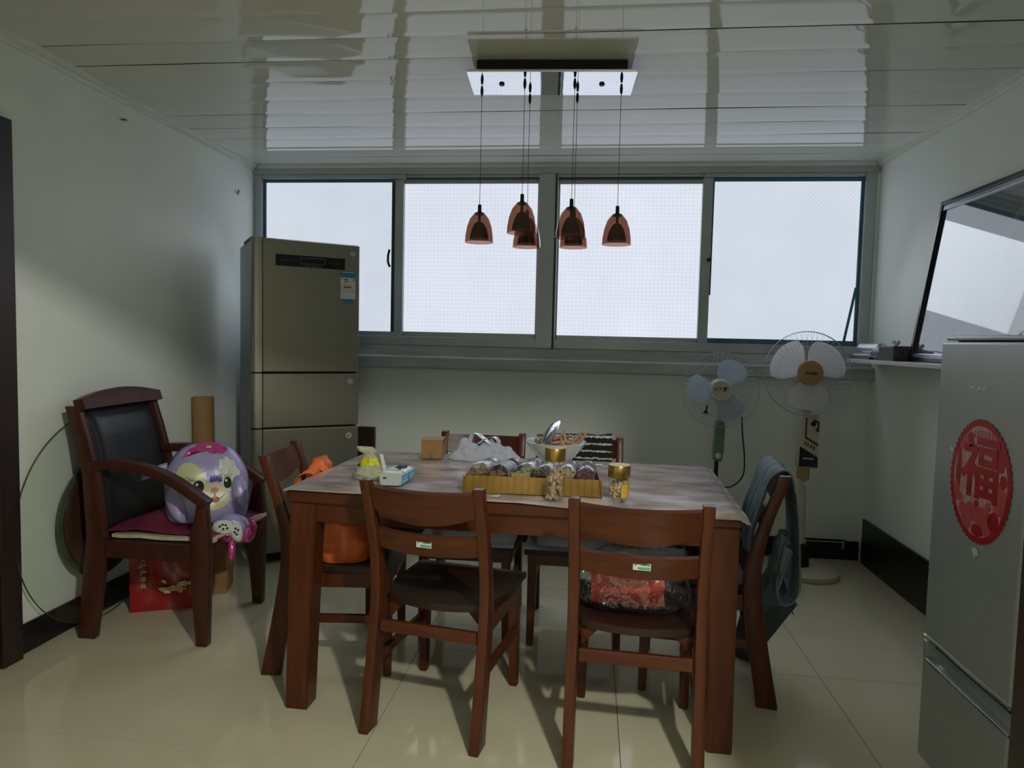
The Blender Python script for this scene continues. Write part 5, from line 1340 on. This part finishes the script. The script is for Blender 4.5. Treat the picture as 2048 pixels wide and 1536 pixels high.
# bowl of snacks
bw = thing('bowl', 'white porcelain bowl with green leaf pattern heaped with brown snacks', 'bowl', (-0.138, 2.985, TT))
finish(lathed([(0.052, 0.0), (0.056, 0.004), (0.054, 0.010), (0.080, 0.030), (0.112, 0.066), (0.133, 0.098), (0.131, 0.099), (0.108, 0.068), (0.076, 0.034), (0.03, 0.014)], (0, 0, 0), 56), 'bowl_body', M['porcelain'], bw, smooth=50)
bm = bmesh.new()
for (a, t) in ((2.55, 0.55), (2.30, 0.40), (2.42, 0.72), (2.15, 0.65), (2.72, 0.78)):
    for k in range(3):
        aa = a + 0.10 * (k - 1); tt = t + 0.10 * (k % 2)
        r = 0.076 + 0.055 * tt; z = 0.034 + 0.064 * tt
        q = Vector((r * math.cos(aa), r * math.sin(aa), z)); n = Vector((-math.cos(aa), -math.sin(aa), 0.85)).normalized()
        bmesh.ops.create_circle(bm, cap_ends=True, segments=10, radius=0.011, matrix=Matrix.Translation(q + n * 0.0012) @ n.to_track_quat('Z', 'Y').to_matrix().to_4x4())
stuff(finish(bm, 'leaf_pattern', M['green_glaze'], bw))
rr = random.Random(21)
for k in range(30):
    a = rr.random() * 6.283; q = 0.070 * math.sqrt(rr.random())
    p = Vector((-0.122 + q * math.cos(a) * 1.05, 2.985 + q * math.sin(a), TT + 0.082 + 0.034 * (1 - q / 0.08) + 0.010 * rr.random()))
    d = Vector((rr.random() * 2 - 1, rr.random() * 2 - 1, 0.5 * rr.random() - 0.1)).normalized()
    if k in (3, 8, 12, 17, 22):
        p = Vector((-0.060 + 0.030 * rr.random(), 2.975 + 0.04 * rr.random(), TT + 0.105)); d = Vector((0.5 + 0.3 * rr.random(), -0.1, 0.9)).normalized()
    L = 0.030 + 0.020 * rr.random()
    if k == 0:
        base = tube(bmesh.new(), smooth_path([(-1, 0.03, 0), (-0.3, -0.05, 0.04), (0.4, 0.05, -0.03), (1, 0, 0.02)], 3), [0.10, 0.14, 0.16, 0.15, 0.16, 0.17, 0.16, 0.14, 0.12, 0.08], 7)
        o = finish(base, 'dried_snack', M['stick'], smooth=60); so = o
    else:
        o = so.copy(); COL.objects.link(o)
    o.matrix_world = Matrix.Translation(p) @ d.to_track_quat('X', 'Z').to_matrix().to_4x4() @ Matrix.Diagonal((L, L * (0.9 + 0.5 * rr.random()), L, 1))
    tag(o, 'pale brown dried stick standing upright out of the right side of the bowl' if k in (3, 8, 12, 17, 22) else 'brown stick-shaped dried snack heaped in the white porcelain bowl', 'food', 'upright sticks in the bowl' if k in (3, 8, 12, 17, 22) else 'dried snacks in the bowl')
def foodbed(u, v):
    a = 2 * math.pi * u; q = 0.104 * (1 - v)
    return Vector((-0.138 + q * math.cos(a), 2.985 + q * math.sin(a), TT + 0.070 + 0.034 * v + 0.010 * nz((q * math.cos(a) * 10, q * math.sin(a) * 10, 0), 3, 2)))
o = finish(grid(foodbed, 36, 12, closed_u=True), 'crushed_snack', M['red_wrap'], smooth=60); o['kind'] = 'stuff'
tag(o, 'reddish brown crushed snacks filling the white bowl under the sticks', 'food')
# steel lid leaning in the bowl
bm = lathed([(0.0, 0.016), (0.030, 0.015), (0.060, 0.009), (0.074, 0.0), (0.079, -0.001), (0.079, -0.003), (0.072, -0.002), (0.055, 0.005), (0.0, 0.011)], (0, 0, 0), 40, cap0=False, cap1=False)
bmesh.ops.remove_doubles(bm, verts=bm.verts, dist=0.0002)
o = finish(bm, 'steel_lid', M['steel'], smooth=60); nrm = Vector((-0.80, -0.22, 0.50)).normalized()
o.matrix_world = Matrix.Translation((-0.166, 2.965, TT + 0.125)) @ nrm.to_track_quat('Z', 'Y').to_matrix().to_4x4()
tag(o, 'shiny steel lid tilted upright among the snacks in the white bowl', 'lid')

# milky plastic bag
wb = thing('plastic_bag', 'milky white plastic carrier bag lying behind the spice jars on the table', 'bag', (-0.445, 3.000, TT))
def wbag(u, v):
    a = 2 * math.pi * u; ca, sa = math.cos(a), math.sin(a)
    # v: 0 at the rim on the table, 1 at the top
    e = math.cos(v * math.pi / 2) ** 0.8
    x = 0.170 * ca * e; y = 0.058 * sa * e
    hgt = 0.078 * (1 - 0.65 * max(0, x / 0.17) ** 1.3) * (1 - 0.35 * max(0, -x / 0.17) ** 2)
    z = 0.001 + hgt * math.sin(v * math.pi / 2)
    w = 0.030 * nz((x, y, z), 18, 2) + 0.016 * nz((x, y, z), 42, 5)
    return Vector((x + w * ca * 0.4, y + w * sa * 0.5, max(0.0006, z + w * (0.3 + v) * (v > 0.02))))
bm = grid(wbag, 72, 26, closed_u=True)
bmesh.ops.contextual_create(bm, geom=[v for v in bm.verts if v.co.z < 0.0012])
finish(bm, 'bag_body', M['white_bag'], wb, smooth=60)
def strap(p, w):
    pts = smooth_path(p, 6)
    return finish(thicken(grid(lambda u, v: pts[min(int(round(v * (len(pts) - 1))), len(pts) - 1)] + Vector((w * (u - 0.5) * 0.5, w * (u - 0.5), 0.1 * w * math.sin(5 * v))), 4, len(pts) - 1), 0.0012), 'handle_loop', M['white_bag'], wb, smooth=60)
strap([(-0.075, 0.0, 0.070), (-0.066, 0.005, 0.104), (-0.045, 0.006, 0.116), (-0.012, 0.004, 0.096), (0.025, 0.0, 0.074)], 0.030)
strap([(-0.035, -0.02, 0.072), (0.005, -0.022, 0.098), (0.040, -0.02, 0.104), (0.058, -0.014, 0.086), (0.050, -0.006, 0.066)], 0.026)
# paper scrap
bm = grid(lambda u, v: Vector((-0.325 + 0.030 * u + 0.006 * v, 2.292 + 0.018 * v, TT + 0.0008 + 0.008 * u * v * (1 - 0.3 * v))), 5, 4); thicken(bm, 0.0008)
tag(finish(bm, 'paper_scrap', M['white_label'], smooth=60), 'tiny white paper scrap in front of the gold tray', 'paper')
bm = grid(lambda u, v: Vector((0.020 + 0.045 * u, 2.975 + 0.030 * v, TT + 0.0008 + 0.004 * abs(nz((u, v, 0), 4, 2)))), 6, 5); thicken(bm, 0.0008)
tag(finish(bm, 'napkin', M['white_label'], smooth=60), 'small white crumpled napkin to the right of the porcelain bowl', 'napkin')

# ------------------------------------------------------------------ bags and clothes on the chairs
def sack(name, m, secs, nu, nv, amp, freq, seed, par, lo):
    """closed sack through sections (z, cx, cy, hx, hy)"""
    def f(u, v):
        zt = secs[0][0] + (secs[-1][0] - secs[0][0]) * v
        for i in range(len(secs) - 1):
            if zt <= secs[i + 1][0] + 1e-6:
                t = (zt - secs[i][0]) / (secs[i + 1][0] - secs[i][0]); t = t * t * (3 - 2 * t)
                c = [secs[i][k] + (secs[i + 1][k] - secs[i][k]) * t for k in range(1, 5)]; break
        a = 2 * math.pi * u; ca, sa = math.cos(a), math.sin(a)
        ca, sa = math.copysign(abs(ca) ** 0.75, ca), math.copysign(abs(sa) ** 0.75, sa)
        p = Vector((c[0] + c[2] * ca, c[1] + c[3] * sa, zt))
        w = amp * nz(p, freq, seed) + 0.5 * amp * nz(p, freq * 2.3, seed + 3)
        return Vector((p.x + w * ca, p.y + w * sa, max(lo, zt + 0.4 * w * (0 < v < 1))))
    bm = grid(f, nu, nv, closed_u=True)
    bmesh.ops.contextual_create(bm, geom=[e for e in bm.edges if e.is_boundary and all(v.co.z < lo + 0.03 for v in e.verts)])
    bmesh.ops.contextual_create(bm, geom=[e for e in bm.edges if e.is_boundary])
    return finish(bm, name, m, par, smooth=60)
ob = thing('plastic_bag', 'orange plastic carrier bag on the chair at the left table end', 'bag', (0, 0, 0))
sack('bag_body', M['orange_bag'], [(0.434, -0.955, 2.66, 0.105, 0.12), (0.50, -0.955, 2.66, 0.115, 0.13), (0.575, -0.980, 2.66, 0.105, 0.125), (0.635, -1.070, 2.67, 0.030, 0.12), (0.70, -1.082, 2.67, 0.026, 0.12), (0.775, -1.082, 2.69, 0.026, 0.10), (0.815, -1.082, 2.70, 0.010, 0.06)], 48, 30, 0.012, 14, 3, ob, 0.434)
for (y, x, s) in ((2.56, -1.085, 1), (2.635, -1.075, 1)):
    pts = smooth_path([(x + 0.025, y + 0.02, 0.69), (x - 0.025, y - 0.015, 0.735), (x - 0.012, y - 0.02, 0.775), (x + 0.03, y + 0.005, 0.782), (x + 0.040, y + 0.03, 0.74)], 6)
    finish(thicken(grid(lambda u, v: pts[min(int(round(v * (len(pts) - 1))), len(pts) - 1)] + Vector((0.008 * (u - 0.5), 0.034 * (u - 0.5), 0.012 * (u - 0.5))), 4, len(pts) - 1), 0.0015), 'handle_loop', M['orange_bag'], ob, smooth=60)

# red box in a clear bag on the nearest chair
rb = finish(cbox((0.148, 2.335, 0.492), (0.240, 0.12, 0.100), 0.003, Matrix.Rotation(R(-4), 4, 'Z')), 'red_box', M['red_box'])
tag(rb, 'plain red cardboard box inside the clear bag on the nearest chair', 'box')
clb = thing('clear_bag', 'crinkled clear plastic bag around the red box on the nearest chair', 'bag', (0, 0, 0))
sack('bag_body', M['clear_bag'], [(0.4375, 0.165, 2.330, 0.170, 0.10), (0.455, 0.165, 2.325, 0.188, 0.115), (0.50, 0.165, 2.325, 0.185, 0.112), (0.555, 0.165, 2.325, 0.170, 0.100), (0.60, 0.18, 2.33, 0.150, 0.07), (0.625, 0.19, 2.33, 0.12, 0.03)], 60, 26, 0.016, 20, 6, clb, 0.4375)
bm = grid(lambda u, v: Vector((-0.005 + 0.03 * u, 2.215 + 0.02 * v + 0.02 * u, 0.56 + 0.055 * v + 0.008 * math.sin(6 * u))), 6, 6); thicken(bm, 0.0008)
finish(bm, 'bag_corner', M['clear_bag'], clb, smooth=60)

# denim garment over the right-hand end chair
def drape(path, w0, w1, xoff, amp, freq, seed, nu=34, nv=60):
    pts = smooth_path(path, 10); n = len(pts) - 1
    def f(u, v):
        k = v * n; i = min(int(k), n - 1); p = pts[i].lerp(pts[i + 1], k - i)
        s = 2 * u - 1; ends = max(0, abs(v - 0.45) * 2 - 0.2)
        w = (w0 if v < 0.45 else w0 + (w1 - w0) * min(1, (v - 0.45) / 0.55))
        fold = amp * math.sin(s * freq + 2.0 * v + seed) * (0.25 + ends) + amp * 0.9 * nz((s * 2, v * 5, 0), 1.6, seed) * (0.3 + ends)
        side = -1 if v < 0.42 else 1
        return Vector((xoff(v) + s * w, p.y - side * abs(fold) * 1.0, p.z + 0.010 * nz((s, v * 4, 1), 2, seed) - 0.035 * (1 - math.cos(2.4 * s)) * (v > 0.9) ))
    bm = grid(f, nu, nv); thicken(bm, 0.004); return bm
dn = finish(drape([(0, 0.062, 0.545), (0, 0.052, 0.64), (0, 0.032, 0.74), (0, 0.008, 0.835), (0, -0.032, 0.866), (0, -0.068, 0.835), (0, -0.086, 0.72), (0, -0.098, 0.58), (0, -0.106, 0.46), (0, -0.088, 0.385), (0, -0.050, 0.370), (0, -0.022, 0.42), (0, -0.030, 0.52), (0, -0.048, 0.62)], 0.165, 0.125, lambda v: 0.0 - 0.05 * max(0, v - 0.5), 0.020, 9.0, 1.3, 34, 84), 'denim_garment', M['denim'], smooth=60, loc=ch_re.location)
dn.rotation_euler = ch_re.rotation_euler
tag(dn, 'faded blue denim garment hanging over the back of the right end chair', 'clothing')

# black garment with white wavy stripes over the far right chair
gm = bpy.data.materials.new('black_white_striped_knit'); gm.use_nodes = True
nt = gm.node_tree; b = nt.nodes['Principled BSDF']; b.inputs['Roughness'].default_value = 0.85
tc = nt.nodes.new('ShaderNodeTexCoord'); wv2 = nt.nodes.new('ShaderNodeTexWave'); wv2.wave_type = 'BANDS'; wv2.bands_direction = 'Z'
wv2.inputs['Scale'].default_value = 9.6; wv2.inputs['Distortion'].default_value = 1.6; wv2.inputs['Detail'].default_value = 2; wv2.inputs['Detail Scale'].default_value = 8.0
wv2.inputs['Phase Offset'].default_value = 2.7
nt.links.new(tc.outputs['Object'], wv2.inputs['Vector'])
rp = nt.nodes.new('ShaderNodeValToRGB'); rp.color_ramp.elements[0].position = 0.86; rp.color_ramp.elements[0].color = (0.006, 0.006, 0.008, 1); rp.color_ramp.elements[1].position = 0.92; rp.color_ramp.elements[1].color = (0.55, 0.55, 0.55, 1)
nt.links.new(wv2.outputs['Fac'], rp.inputs[0]); nt.links.new(rp.outputs[0], b.inputs['Base Color'])
sg = finish(drape([(0, 0.120, 0.52), (0, 0.085, 0.62), (0, 0.040, 0.74), (0, 0.008, 0.835), (0, -0.032, 0.862), (0, -0.070, 0.835), (0, -0.090, 0.70), (0, -0.096, 0.60)], 0.160, 0.160, lambda v: 0.005, 0.008, 9.0, 4.0), 'striped_garment', gm, smooth=60, loc=ch_br.location)
sg.rotation_euler = ch_br.rotation_euler
tag(sg, 'black garment with wavy white stripes hung over the far right dining chair', 'clothing')
bm = grid(lambda u, v: Vector((0.172 + 0.036 * u + 0.004 * math.sin(9 * v), 0.0 - 0.062 + 0.01 * math.sin(5 * u) + 0.12 * (v > 2), 0.80 + 0.066 * v)), 5, 6); thicken(bm, 0.006)
bm.free()
